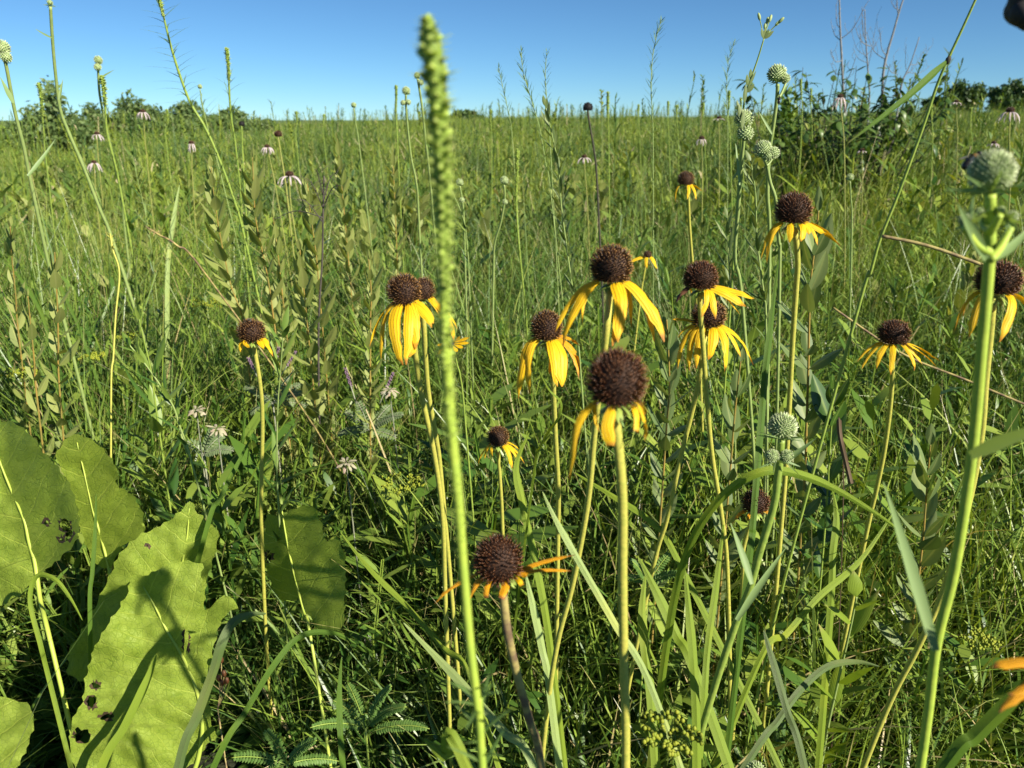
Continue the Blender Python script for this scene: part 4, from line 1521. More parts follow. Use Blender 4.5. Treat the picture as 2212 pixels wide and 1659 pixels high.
globe_flower("stalk with a spiny bract tuft cut off by the top edge on the left", 1.4,
             [(108, 6, 6, 16, 6)],
             [(109, 14), (113, 80), (120, 160), (130, 235), (150, 290), (180, 360), (215, 450), (250, 540)], 68, sw=.0056, lean=.3, nsp=60,
             leaves=[(112, 82, 76, 62, 5, 0, -.05), (128, 215, 136, 170, 6, 0, 0)])
globe_flower("white globe flower with a bud pair below it, just left of the central spike", 1.7,
             [(877, 196, 9, 12, 7), (871, 222, 6, 6, 5), (882, 221, 6, 6, 5)],
             [(877, 205), (877, 225), (880, 270), (888, 340), (900, 400), (905, 480)], 69, sw=.0046, lean=.3, nsp=120)
globe_flower("forked globe flower half behind the tip of the central spike", 1.6,
             [(901, 163, 7, 10, 7), (909, 178, 7, 8, 6)],
             [(902, 170), (908, 205), (914, 250), (920, 310), (932, 420)], 70, sw=.0046, lean=.3, nsp=100)
globe_flower("small globe flower on a leaning stem in the sunny grass near the slim spike", 1.7,
             [(1089, 390, 9, 9, 6), (1091, 436, 6, 6, 5)],
             [(1089, 400), (1090, 430), (1082, 480), (1068, 530), (1066, 600)], 71, sw=.0044, lean=.3, nsp=110)
globe_flower("faint globe flower right beside the central spike in the sunny grass", 1.8,
             [(993, 394, 8, 9, 6), (998, 432, 6, 6, 5)],
             [(993, 402), (998, 430), (1002, 470), (1004, 540)], 72, sw=.0042, lean=.3, nsp=100)
globe_flower("small globe flower on the horizon left of the central spike", 2.6,
             [(764, 227, 6, 6, 6)],
             [(764, 234), (769, 270), (778, 330)], 73, sw=.004, lean=.2, nsp=70)
globe_flower("star-shaped bracts of a globe flower poking up at the bottom edge", .75,
             [(1632, 1668, 22, 58, 11)],
             [(1632, 1695), (1634, 1740)], 74, sw=.005, lean=.1, nsp=120, stem_mat='stem_green')
globe_flower("dull globe flower head deep in the meadow left of the large blurred one", 1.9,
             [(1836, 383, 8, 8, 6)], [(1836, 392), (1838, 430), (1840, 500)], 75, sw=.004, lean=.2, nsp=90)
globe_flower("thin globe flower standing left of the slim spike on the left horizon", 2.4,
             [(432, 187, 5, 4, 5), ], [(432, 193), (438, 230), (452, 290), (470, 350)], 76, sw=.0035, lean=.2, nsp=60)


# ------------------------------------------------------------------ blazing stars (flower spikes)
def blazing_star(label, d, path, spike_len, w0, w1, seed, sw=.0035, smat='stem_green', leafL=.05, leaf_from=.2, leaf_n=60, lean=.15, leafW=.0022, buds=True, leafdir=.6):
    """path in the picture from the tip down; spike_len: share of the seen path that carries buds; w0/w1 its width in px at the top and bottom"""
    rr = random.Random(seed)
    px = d / FPX
    pts = stem_path(path, d, lean)
    sm = smooth(pts, 14)
    b = pts[-1].copy()
    t = thing("blazing_star", label, "wildflower", b, "green blazing star spikes")
    k = len(sm) - 1
    mb = MB()
    mb.tube(sm, [sw * (.22 + .28 * min(1, i / (k * .25))) for i in range(k + 1)], 7)
    part("stem", mb, [smat], t, b)
    cum = [0.0]
    for i in range(k):
        cum.append(cum[-1] + (sm[i + 1] - sm[i]).length)
    tot = cum[-1]
    seen = cum[min(k, 14 * (len(path) - 1))]

    def point(s):
        s = min(max(s, 0), tot * .9999)
        i = max(j for j in range(k) if cum[j] <= s)
        f = (s - cum[i]) / max(1e-9, cum[i + 1] - cum[i])
        return sm[i].lerp(sm[i + 1], f), unit(sm[i] - sm[i + 1])

    if buds:
        mb = MB()
        SL = seen * spike_len
        core = []
        crad = []
        for q in range(25):
            f = q / 24
            core.append(point(SL * f + .001)[0])
            crad.append((w1 + (w0 - w1) * (1 - f) ** 1.7) * px * min(1, .4 + f * 14) * .29)
        mb.tube(core, crad, 8)
        s = 0.0
        i = 0
        while s < SL:
            f = s / SL
            w = (w1 + (w0 - w1) * (1 - f) ** 1.7) * px * min(1, .4 + f * 14)
            p, ax = point(s + .001)
            sd, up = perp(ax)
            for j in range(3):
                ph = i * 1.05 + j * 2.094 + rr.uniform(-.15, .15)
                o = sd * math.cos(ph) + up * math.sin(ph)
                r = w * .5 * rr.uniform(.72, 1.22)
                dirn = unit(o * 1.0 + ax * rr.uniform(.4, 1.0))
                c = p + o * r * .52
                mb.ball(c, r * .24, r * .24, r * .44, 0, 6, 4, dirn)
                for _q in range(3):
                    o = unit(o + sd * rr.uniform(-.5, .5) + up * rr.uniform(-.5, .5))
                    mb.leaf(p + o * r * .25 - ax * r * .15, o + ax * .35, r * rr.uniform(.95, 1.4), r * .42, ax, 0, .1, .1, 3, 3, 'lance')
            s += max(w * .19, .0009)
            i += 1
        part("flower_spike", mb, ['spike'], t, b)
    mb = MB()
    s0 = seen * leaf_from
    for i in range(leaf_n):
        s = s0 + (tot * .92 - s0) * (i / leaf_n)
        p, ax = point(s)
        sd, up = perp(ax)
        ph = i * 2.4
        o = sd * math.cos(ph) + up * math.sin(ph)
        g = .7 + .3 * min(1, (s - s0) / (tot * .35))
        mb.leaf(p, o * (1 - leafdir * .5) + ax * leafdir, leafL * g * rr.uniform(.7, 1.2), leafW * (.7 + .5 * g), ax, 0, rr.uniform(.1, .5), .15, 5, 3, 'lin')
    part("leaves", mb, ['thin_leaf'], t, b)
    return t


blazing_star("tall pale green flower spike rising through the middle of the picture, blurred", .215,
             [(923, 30), (934, 110), (945, 220), (952, 350), (958, 560), (962, 740), (975, 930), (990, 1080), (1001, 1230), (1016, 1400), (1032, 1530), (1042, 1659)], .60, 84, 27, 81, smat='spike_stem',
             sw=.0036, leafL=.022, leaf_from=.80, leaf_n=190, lean=.08, leafW=.0026)
blazing_star("leaning blazing star with spreading needle leaves cut off by the top edge", 1.55,
             [(338, -30), (352, 30), (375, 120), (408, 215), (440, 270), (468, 330), (505, 430), (530, 520)], .10, 16, 10, 82, sw=.0054, leafL=.078, leaf_from=.03, leaf_n=230, lean=.2, leafW=.0030, leafdir=.35)
blazing_star("upright blazing star with a smooth blunt spike against the left sky", 1.9,
             [(489, 102), (493, 140), (495, 190), (499, 250), (508, 310), (518, 400), (524, 480)], .17, 12, 9, 83, sw=.0052, leafL=.075, leaf_from=.17, leaf_n=110, lean=.25, leafW=.0024)
blazing_star("short curved green spike leaning against a globe flower stem on the left", 1.9,
             [(219, 162), (224, 190), (227, 230), (232, 290), (250, 360), (262, 420)], .24, 14, 11, 84, sw=.0056, leafL=.055, leaf_from=.28, leaf_n=70, lean=.2, leafW=.0018)
blazing_star("short knobbly spike in front of the dark bush at the far left", 2.1,
             [(83, 178), (88, 205), (91, 240), (95, 290), (100, 350)], .4, 12, 9, 85, sw=.004, leafL=.03, leaf_from=.4, leaf_n=40, lean=.2, leafW=.0018)
blazing_star("slim lit blazing star spike alone in the sunny grass right of centre", 1.9,
             [(1117, 320), (1116, 380), (1115, 440), (1120, 520), (1128, 600), (1136, 680)], .36, 11, 6, 86, sw=.0050, leafL=.055, leaf_from=.3, leaf_n=90, lean=.25, leafW=.0022)
blazing_star("thin far spike beside the white globe flower left of the central spike", 2.3,
             [(855, 183), (856, 205), (855, 240), (858, 300)], .5, 8, 6, 87, sw=.004, leafL=.04, leaf_from=.5, leaf_n=40, lean=.2, leafW=.002)
blazing_star("thin far spike just right of the black cone on the horizon", 3.2,
             [(1313, 197), (1313, 220), (1313, 260), (1315, 320)], .5, 8, 7, 88, sw=.005, leafL=.05, leaf_from=.5, leaf_n=40, lean=.2, leafW=.0025)
far_spots = [(1575, 195, 3.5), (1600, 210, 4.0), (1443, 218, 4.5), (1463, 226, 4.8), (1380, 225, 5.0), (1520, 222, 4.4), (2012, 225, 4.0), (2098, 232, 4.5), (1730, 170, 4.0), (1752, 190, 4.6), (360, 235, 4.0), (640, 240, 4.6), (700, 246, 5.2), (1060, 236, 4.6)]
far_lbl = ["second far spike from the trio of globe flowers on the horizon", "far spike touching the lower globe flower of the trio", "faint far spike on the horizon left of the feathery stem", "faint far spike under the feathery stem's foot", "faint far spike midway between the black cone and the feathery stem",
           "far spike left of the globe-flower trio on the horizon", "far spike in front of the first distant tree on the right", "far spike between the two distant trees on the right", "pale far spike at the left end of the leafy shrub", "far spike touching the shrub's left flank",
           "far spike in front of the hedge on the left", "far spike right of the hedge on the left horizon", "lone far spike on the empty left-centre horizon", "far spike just right of the distant mound-shaped tree"]
for i, (x, y, d) in enumerate(far_spots):
    k = 3.5 / d
    blazing_star(far_lbl[i], d, [(x, y), (x + rng.uniform(-2, 2), y + 28 * k), (x + rng.uniform(-3, 3), y + 60 * k), (x + 2, y + 110 * k)], .35, 8 * k + 1, 6 * k, 100 + i, sw=.005, leafL=.05, leaf_from=.4, leaf_n=26, lean=.1, leafW=.003)


# ------------------------------------------------------------------ feathery stems with narrow upright leaves
def feather_stem(label, d, path, seed, n=50, L=.03, W=.003, mat='thin_leaf', sw=.003, buds=False, updir=1.4, smat='stem_pale', prof='lance', group="slender leafy stems", lean=.15):
    rr = random.Random(seed)
    pts = stem_path(path, d, lean)
    sm = smooth(pts, 10)
    b = pts[-1].copy()
    t = thing("leafy_stalk", label, "wildflower", b, group)
    k = len(sm) - 1
    mb = MB()
    mb.tube(sm, [sw * (.25 + .3 * i / k) for i in range(k + 1)], 6)
    part("stem", mb, [smat], t, b)
    mb = MB()
    for i in range(n):
        f = i / n
        q = f * k * .93
        j = int(q)
        p = sm[j].lerp(sm[j + 1], q - j)
        ax = unit(sm[j] - sm[j + 1])
        sd, up = perp(ax)
        ph = i * 2.4 + rr.uniform(-.3, .3)
        o = sd * math.cos(ph) + up * math.sin(ph)
        mb.leaf(p, o + ax * updir, L * rr.uniform(.7, 1.2) * (.5 + .5 * min(1, f * 5)), W, ax, 0, rr.uniform(0, .3), .15, 4, 3, prof)
    part("leaves", mb, [mat], t, b)
    return t, b


feather_stem("tall feathery stem alone against the sky right of the black cone", 1.9, [(1428, 45), (1418, 80), (1409, 130), (1407, 190), (1409, 250), (1411, 330)], 121, 70, .035, .0026, lean=.1)
feather_stem("feathery curved stem against the sky right of the central spike", 1.7, [(1126, 110), (1129, 150), (1140, 190), (1152, 230), (1166, 280), (1180, 360), (1190, 420)], 122, 80, .03, .0024)
feather_stem("wispy straight stem right of the curved feathery stem", 1.8, [(1181, 112), (1178, 160), (1181, 215), (1184, 270), (1190, 340)], 123, 60, .03, .002)
feather_stem("wispy short stem left of the curved feathery stem", 2.0, [(1077, 145), (1083, 175), (1092, 215), (1102, 260), (1108, 320)], 124, 50, .03, .0024)
feather_stem("pale feathery stem left of the budding stalk on the horizon", 2.4, [(1586, 92), (1574, 130), (1570, 180), (1570, 230), (1572, 300)], 125, 60, .04, .003)
feather_stem("long leafy stalk with oval alternate leaves in the centre grass", 1.1, [(1178, 230), (1192, 290), (1206, 360), (1212, 440), (1222, 520), (1236, 620), (1246, 700)], 126, 46, .035, .006, 'olive_green', .0034, updir=2.2, prof='oval')
feather_stem("grey-green leafy stalk leaning beside the trio of globe flowers", 1.0, [(1622, 350), (1632, 420), (1634, 500), (1640, 560), (1650, 640), (1655, 720)], 127, 40, .035, .006, 'olive_green', .0034, updir=2.0, prof='oval')
feather_stem("pale green leafy stem in the left foreground behind the big leaves", .95, [(275, 740), (320, 795), (370, 870), (388, 920), (420, 1020)], 128, 26, .04, .006, 'forb', .0034, updir=1.8)
feather_stem("lit thin leafy stem right of the small left coneflower", .95, [(612, 715), (606, 800), (600, 880), (598, 1000), (602, 1100)], 129, 22, .06, .008, 'forb', .003, updir=2.0)
feather_stem("upright leafy shoot with broad pointed leaves at the bottom right", .85, [(1850, 1290), (1838, 1350), (1822, 1420), (1806, 1490), (1790, 1560), (1776, 1640)], 130, 14, .075, .017, 'blade', .0045, updir=1.7, prof='lance')
feather_stem("slim leafy stem crossing the left meadow, leaning left", 1.9, [(155, 300), (190, 370), (225, 460), (260, 560), (285, 640)], 131, 40, .045, .004, 'forb', .003)
feather_stem("slim leafy stem bending right in the left meadow", 1.8, [(285, 330), (300, 400), (318, 480), (330, 560), (338, 640)], 132, 40, .05, .004, 'forb', .003)
feather_stem("thin leafy stem in the sunny grass under the white globe flower", 1.5, [(930, 320), (960, 380), (1000, 470), (1010, 540), (1014, 620)], 133, 40, .04, .004, 'forb', .003)
feather_stem("bluish leafy stem behind the upper coneflower of the overlapping pair", 1.1, [(1570, 470), (1574, 560), (1580, 660), (1586, 760)], 134, 36, .05, .005, 'olive_green', .003, updir=2.0)


# budding stalk near the trio
def budding_stalk():
    d = .95
    px = d / FPX
    path = [(1650, 84), (1636, 130), (1622, 170), (1610, 205), (1604, 260), (1600, 330)]
    pts = stem_path(path, d, .25)
    b = pts[-1].copy()
    t = thing("budding_stalk", "budding stalk with a fan of green buds against the sky above the globe-flower trio", "wildflower", b)
    part("stem", stem_mb(pts, .0008, .0018, 6), ['stem_green'], t, b)
    top = pts[0]
    for (x, y) in [(1640, 36), (1653, 56), (1658, 44), (1664, 40), (1680, 50), (1687, 44)]:
        e = at(x, y, d + rng.uniform(-.01, .01))
        m = at(1650 + (x - 1650) * .4, 84 - (84 - y) * .45, d)
        mb = MB()
        mb.tube(smooth([top, m, e], 5), .0006, 5)
        br = part("branch", mb, ['stem_green'], t, b)
        mb = MB()
        mb.ball(e, 3.6 * px, 3.6 * px, 8.5 * px, 0, 8, 6, unit(e - m))
        part("bud", mb, ['globe'], br, b)
    mb = MB()
    for (x0, y0, x1, y1, w) in [(1650, 84, 1645, 60, 7), (1651, 84, 1655, 58, 7), (1651, 84, 1672, 66, 7), (1650, 84, 1662, 62, 6), (1622, 172, 1622, 148, 8), (1616, 186, 1614, 160, 8), (1616, 190, 1634, 152, 5), (1612, 200, 1630, 182, 9), (1608, 224, 1612, 180, 8), (1604, 262, 1592, 215, 9), (1604, 258, 1596, 225, 9), (1603, 280, 1608, 235, 8)]:
        p0, p1 = at(x0, y0, d), at(x1, y1, d - .006)
        mb.leaf(p0, p1 - p0, (p1 - p0).length, w * px * 1.2, unit(CAM - p0) + Vector((.4, 0, .3)), 0, .05, .12, 7, 3, 'oval')
    part("leaves", mb, ['olive_green'], t, b)


budding_stalk()


# ------------------------------------------------------------------ oval-leaved plants
def oval_plant(label, d, path, seed, L=.056, W=.024, gap=.020, mat='olive', smat='stem_orange', lean=.15, bare=.75, sw=.0034):
    rr = random.Random(seed)
    pts = stem_path(path, d, lean)
    sm = smooth(pts, 12)
    b = pts[-1].copy()
    t = thing("oval_leaf_plant", label, "leafy plant", b, "oval-leaved plants")
    k = len(sm) - 1
    mb = MB()
    mb.tube(sm, [sw * (.25 + .3 * i / k) for i in range(k + 1)], 7)
    part("stem", mb, [smat], t, b)
    mb = MB()
    cum = 0.0
    tot = sum((sm[i + 1] - sm[i]).length for i in range(k))
    nxt = 0.0
    i = 0
    for j in range(k):
        seg = (sm[j + 1] - sm[j]).length
        while nxt < cum + seg and nxt < tot * bare:
            f = (nxt - cum) / seg
            p = sm[j].lerp(sm[j + 1], f)
            ax = unit(sm[j] - sm[j + 1])
            sd, up = perp(ax)
            for q in range(2):
                if rr.random() < .14:
                    continue
                ph = i * 1.4 + q * 3.14 + rr.uniform(-.4, .4)
                o = sd * math.cos(ph) + up * math.sin(ph)
                s = min(1, .4 + nxt / .10) * rr.uniform(.75, 1.15)
                spread = min(.95, .30 + nxt / .28) * rr.uniform(.7, 1.3)
                mb.leaf(p + o * sw * .3, o * spread + ax * rr.uniform(.8, 1.2), L * s * rr.uniform(.8, 1.1), W * s * rr.uniform(.75, 1.1), ax * .5 - o + Vector((rr.uniform(-.3, .3), rr.uniform(-.3, .3), 0)), 0, -rr.uniform(.05, .4), .12, 8, 5, 'oval')
            i += 1
            nxt += gap * rr.uniform(.75, 1.25)
        cum += seg
    part("foliage", mb, [mat], t, b)
    return t


oval_plant("olive-leaved plant left of the pair beside the dead twigs, its stem bare and orange below", 1.45, [(456, 360), (462, 420), (474, 500), (486, 560), (500, 620), (522, 680), (530, 740)], 141, bare=.55)
oval_plant("tallest olive-leaved plant, its top leaves standing just left of the pink coneflower", 1.45, [(545, 340), (548, 400), (552, 470), (566, 540), (580, 610), (590, 680)], 142, L=.050, W=.02)
oval_plant("olive-leaved plant right of the dead twigs, in front of the straw stem", 1.5, [(664, 395), (668, 440), (676, 500), (684, 560), (690, 630)], 143)
oval_plant("low olive-leaved plant at the foot of the dead twigs", 1.4, [(648, 540), (652, 590), (658, 640), (664, 700)], 144)
oval_plant("small olive-leaved sprig standing alone left of the touching coneflower pair", 1.3, [(796, 560), (800, 600), (802, 650), (800, 720)], 145, L=.04, W=.014)
oval_plant("olive-leaved plant in the left meadow above the big jagged leaves", 1.2, [(118, 545), (120, 590), (124, 660), (126, 740), (128, 830)], 146, L=.044, W=.019, gap=.03, bare=.6)
oval_plant("olive-leaved plant cut by the left edge", 1.4, [(22, 490), (26, 560), (34, 640), (40, 720)], 147, L=.042, W=.018, gap=.032, bare=.6)
oval_plant("grey-green broad-leaved plant right behind the sharp right coneflower's stem", .92, [(1768, 455), (1762, 520), (1752, 600), (1748, 690), (1746, 800), (1742, 920), (1738, 1040)], 148, L=.056, W=.023, gap=.026, mat='olive_green', bare=.8, sw=.004)
oval_plant("grey-green leafy plant behind the big dark dome's right side", .98, [(1440, 690), (1444, 760), (1446, 840), (1440, 920), (1434, 1010)], 149, L=.052, W=.017, gap=.024, mat='olive_green', bare=.9)
oval_plant("grey-green leafy plant under the overlapping coneflower pair", 1.0, [(1600, 780), (1592, 850), (1584, 930), (1578, 1010)], 150, L=.055, W=.02, gap=.026, mat='olive_green', bare=.9)
oval_plant("grey-green leafy plant in the right grass left of the thick stem", .98, [(2010, 960), (2004, 1030), (1998, 1110), (1990, 1200)], 151, L=.055, W=.024, gap=.026, mat='olive_green', bare=.9)
oval_plant("dark leafy plant in the shade between the right coneflower stems", 1.0, [(1800, 840), (1796, 920), (1790, 1010), (1786, 1090)], 152, L=.06, W=.022, gap=.03, mat='low', bare=.9, smat='stem_green')
oval_plant("small olive-leaved plant deep in the left meadow under the spikes", 2.0, [(728, 300), (732, 340), (738, 400)], 153, L=.05, W=.02)
oval_plant("small olive-leaved plant left of the central spike near the horizon", 2.1, [(848, 325), (850, 370), (852, 420)], 154, L=.05, W=.02)
oval_plant("small olive-leaved plant between the olive pair and the left-hand spike stem", 1.7, [(590, 470), (598, 530), (606, 600)], 155, L=.045, W=.018)
oval_plant("leafy plant left of the small left coneflower", 1.15, [(300, 690), (312, 740), (326, 800), (334, 860)], 156, L=.075, W=.017, gap=.05, mat='forb', smat='stem_green', bare=.7)
oval_plant("olive-leaved plant at the left edge just above the big leaves", 1.15, [(60, 640), (66, 700), (74, 780), (80, 860)], 157, L=.038, W=.014, gap=.034, bare=.6)


# dead twiggy stalk among the olive plants
def dead_twigs():
    rr = random.Random(5)
    d = 1.4
    path = [(700, 380), (698, 450), (696, 560), (690, 660), (688, 760)]
    pts = stem_path(path, d, .1)
    b = pts[-1].copy()
    t = thing("dead_stalk", "dark dead forking stalk among the olive-leaved plants", "dead plant", b)
    part("stem", stem_mb(pts, .0014, .0026, 6), ['stem_dead'], t, b)
    for (x0, y0, x1, y1) in [(698, 450, 660, 385), (698, 450, 735, 400), (697, 480, 640, 430), (697, 420, 680, 365), (698, 440, 725, 372), (697, 470, 600, 470)]:
        p0, p1 = at(x0, y0, d), at(x1, y1, d + rr.uniform(-.05, .05))
        mb = MB()
        m = p0.lerp(p1, .55) + Vector((0, 0, .012))
        mb.tube(smooth([p0, m, p1], 5), [.0011 - .00006 * i for i in range(11)], 5)
        for k in range(5):
            q = p0.lerp(p1, .4 + .12 * k)
            mb.tube([q, q + Vector((rr.uniform(-1, 1), rr.uniform(-.5, .5), rr.uniform(-.2, 1))) * .025], .0004, 4)
        part("branch", mb, ['stem_dead'], t, b)


dead_twigs()


# ------------------------------------------------------------------ big jagged leaves (three clumps)
def big_leaf(root, org, outline, rib, dfun, holes=(), jag=1.25, seed=0, petiole=None, rib_r=(.0014, .003), name="leaf", cup=.012):
    """outline and rib in picture pixels; dfun(x, y) gives the depth of the leaf's surface"""
    rr = random.Random(seed)
    # jagged, toothed edge
    pts = []
    n = len(outline)
    for i in range(n):
        a, b2 = Vector(outline[i] + (0,)), Vector(outline[(i + 1) % n] + (0,))
        L = (b2 - a).length
        k = max(1, int(L / 9))
        nx = Vector((b2.y - a.y, -(b2.x - a.x), 0)).normalized() if L > 0 else Vector((0, 0, 0))
        for j in range(k):
            p = a.lerp(b2, j / k)
            tooth = (2.6 * jag if (j % 3 == 1) else -0.8 * jag) if k > 2 else 0
            q = p + nx * (tooth + rr.uniform(-.8, .8) * jag)
            pts.append(Vector((q.x, q.y)))
    nb = len(pts)
    xs = [p.x for p in pts]
    ys = [p.y for p in pts]
    inner = []
    step = 8.0
    y = min(ys)
    row = 0
    while y < max(ys):
        x = min(xs) + (step / 2 if row % 2 else 0)
        while x < max(xs):
            inner.append(Vector((x + rr.uniform(-1, 1), y + rr.uniform(-1, 1))))
            x += step
        y += step * .87
        row += 1
    hp = []
    edges = [(i, (i + 1) % nb) for i in range(nb)]
    allp = list(pts)
    for (hx, hy, ha, hb, rot) in holes:
        s0 = len(allp)
        m = 16
        for k in range(m):
            a = 2 * math.pi * k / m
            rad = rr.uniform(.6, 1.25)
            ux, uy = ha * math.cos(a) * rad, hb * math.sin(a) * rad
            allp.append(Vector((hx + ux * math.cos(rot) - uy * math.sin(rot), hy + ux * math.sin(rot) + uy * math.cos(rot))))
            edges.append((s0 + k, s0 + (k + 1) % m))
        hp.append(allp[s0:s0 + m])

    def inside(p, poly):
        c = False
        j = len(poly) - 1
        for i in range(len(poly)):
            if (poly[i].y > p.y) != (poly[j].y > p.y) and p.x < (poly[j].x - poly[i].x) * (p.y - poly[i].y) / (poly[j].y - poly[i].y) + poly[i].x:
                c = not c
            j = i
        return c
    allp += [q for q in inner if inside(q, pts)]
    vs, es, fs, *_ = delaunay_2d_cdt(allp, edges, [], 0, 1e-4)
    rp = [Vector(p) for p in rib]

    def ribco(p):
        best = None
        acc = 0.0
        for i in range(len(rp) - 1):
            a, b2 = rp[i], rp[i + 1]
            ab = b2 - a
            L = ab.length
            tt = max(0 if i else -.6, min(1 if i < len(rp) - 2 else 1.6, (p - a).dot(ab) / (L * L)))
            q = a + ab * tt
            dd = (p - q).length
            sg = 1 if ab.x * (p.y - a.y) - ab.y * (p.x - a.x) > 0 else -1
            if best is None or dd < best[0]:
                best = (dd, sg, acc + tt * L)
            acc += L
        return best[0] * best[1], best[2]
    mb = MB()
    for v in vs:
        u, s = ribco(v)
        dd = dfun(v.x, v.y)
        w = noise.noise(Vector((v.x * .012, v.y * .012, seed))) * .012 + noise.noise(Vector((v.x * .04, v.y * .04, seed + 3))) * .0028
        cupd = cup * min(1, (abs(u) / 110.0) ** 1.3)
        vein = .0010 * math.cos((s + abs(u) * .6) * .105)
        mb.v.append(at(v.x, v.y, dd + w - cupd + vein))
        mb.uv.append((u / 300.0, s / 300.0))
    for f in fs:
        c = Vector((sum(vs[i].x for i in f) / len(f), sum(vs[i].y for i in f) / len(f)))
        if not inside(c, pts) or any(inside(c, h) for h in hp):
            continue
        brown = 0
        for (hx, hy, ha, hb, rot) in holes:
            e = math.hypot((c.x - hx) / (ha + 7), (c.y - hy) / (hb + 7))
            if e < .74 + .3 * noise.noise(Vector((c.x * .1, c.y * .1, 0))):
                brown = 1
        # keep the upper face towards the camera
        a, b2, c2 = (mb.v[f[0]], mb.v[f[1]], mb.v[f[2]])
        nn = (b2 - a).cross(c2 - a)
        mb.f.append(tuple(f) if nn.dot(CAM - a) > 0 else tuple(reversed(f)))
        mb.m.append(brown)
    lf = part(name, mb, ['dock', 'dock_brown'], root, org)
    # midrib: a raised rib on the face, running on into the leaf stalk
    rpts = []
    for p in rib:
        w = noise.noise(Vector((p[0] * .012, p[1] * .012, seed))) * .012 + noise.noise(Vector((p[0] * .04, p[1] * .04, seed + 3))) * .0028
        rpts.append(at(p[0], p[1], dfun(*p) + w - .0004))
    if petiole:
        rpts += petiole
        rpts = to_ground(rpts)
    sm = smooth(rpts, 6)
    k = len(sm) - 1
    mb = MB()
    mb.tube(sm, [(rib_r[0] + (rib_r[1] - rib_r[0]) * min(1, i / (k * .6))) * .68 for i in range(k + 1)], 7)
    part("midrib", mb, ['dock_rib'], lf, org)


def z7(pts):
    return [(x * .36, 1061.8 + y * .36) for x, y in pts]


def z4(pts):
    return [(x * .36, 530.9 + y * .36) for x, y in pts]


def foot(x, y):
    return Vector((x, y, ground(x, y)))


DOCKG = "clumps of big jagged leaves at the lower left"
rt = foot(-.38, .66)
t = thing("dock_plant", "big bright jagged-edged leaves in the lower left carrying the flower shadows", "leafy plant", rt, DOCKG)
big_leaf(t, rt, z7([(790, 505), (890, 500), (1000, 440), (1100, 415), (1215, 430), (1208, 560), (1200, 690), (1225, 712), (1260, 700), (1300, 650), (1345, 620), (1400, 640), (1430, 700), (1380, 715), (1330, 770), (1300, 850), (1272, 970), (1262, 1130), (1258, 1280), (1270, 1400), (1305, 1470), (1240, 1520), (1190, 1600), (1120, 1660), (1060, 1750), (900, 1850), (700, 1840), (520, 1760), (430, 1620), (415, 1500), (430, 1390), (470, 1300), (500, 1260), (505, 1150), (560, 950), (655, 780), (720, 690), (770, 600)]),
         z7([(860, 570), (930, 690), (1000, 830), (1100, 1000), (1180, 1190), (1215, 1400), (1190, 1600), (1130, 1800)]),
         lambda x, y: .905 + (y - 1250) * .00010 + (x - 340) * .00008,
         holes=[(575 * .36, 1061.8 + 1165 * .36, 10, 6, .3), (548 * .36, 1061.8 + 1265 * .36, 11, 15, .2), (640 * .36, 1061.8 + 1350 * .36, 17, 6, -.2), (490 * .36, 1061.8 + 1465 * .36, 17, 17, 0), (1117 * .36, 1061.8 + 900 * .36, 5, 32, .1)],
         seed=1, petiole=[at(400, 1860, .95)], rib_r=(.0011, .0042))
big_leaf(t, rt, z7([(1140, 58), (1190, 130), (1250, 190), (1312, 235), (1302, 330), (1270, 420), (1240, 540), (1222, 690), (1210, 900), (1150, 1180), (1020, 1300), (800, 1330), (600, 1290), (500, 1140), (405, 1100), (415, 950), (480, 850), (550, 745), (590, 650), (640, 540), (680, 460), (715, 370), (760, 330), (830, 265), (900, 235), (960, 205), (1040, 158)]),
         z7([(1135, 100), (1125, 250), (1100, 400), (1050, 650), (980, 900), (900, 1150), (870, 1290)]),
         lambda x, y: 1.02 + (y - 1150) * .00004 - (x - 340) * .00005,
         holes=[(885 * .36, 1061.8 + 325 * .36, 2, 2, 0)], seed=2, petiole=[at(310, 1620, 1.02)], rib_r=(.0010, .0036))
big_leaf(t, rt, z7([(0, 1228), (60, 1240), (110, 1262), (165, 1262), (190, 1310), (205, 1400), (160, 1540), (100, 1660), (0, 1760), (-150, 1800), (-260, 1600), (-230, 1350), (-110, 1240)]),
         z7([(-20, 1260), (-40, 1450), (-30, 1650), (0, 1760)]), lambda x, y: .90 - (y - 1520) * .0002, seed=3, petiole=[at(40, 1760, .82)])
rt = foot(-.50, .78)
t = thing("dock_plant", "big jagged leaves with bright yellow midribs at the left edge, partly eaten", "leafy plant", rt, DOCKG)
big_leaf(t, rt, z4([(-150, 1180), (-60, 1070), (50, 1048), (120, 1080), (200, 1150), (260, 1240), (330, 1310), (400, 1400), (440, 1480), (470, 1610), (478, 1720), (440, 1800), (330, 1900), (215, 1990), (140, 2080), (0, 2165), (-200, 2150), (-330, 1950), (-350, 1600), (-280, 1350)]),
         z4([(-60, 1130), (0, 1300), (60, 1450), (110, 1560), (150, 1660), (175, 1780), (205, 1880), (222, 1980)]),
         lambda x, y: 1.04 + (y - 1100) * .00008 - (x - 60) * .00042,
         holes=[(140, 1135, 12, 14, .3), (150, 1155, 8, 14, .5), (100, 1128, 6, 5, 0), (132, 1165, 5, 4, 0)], seed=4, petiole=[at(88, 1300, 1.03), at(110, 1390, .99)], rib_r=(.0014, .0042), cup=.03)
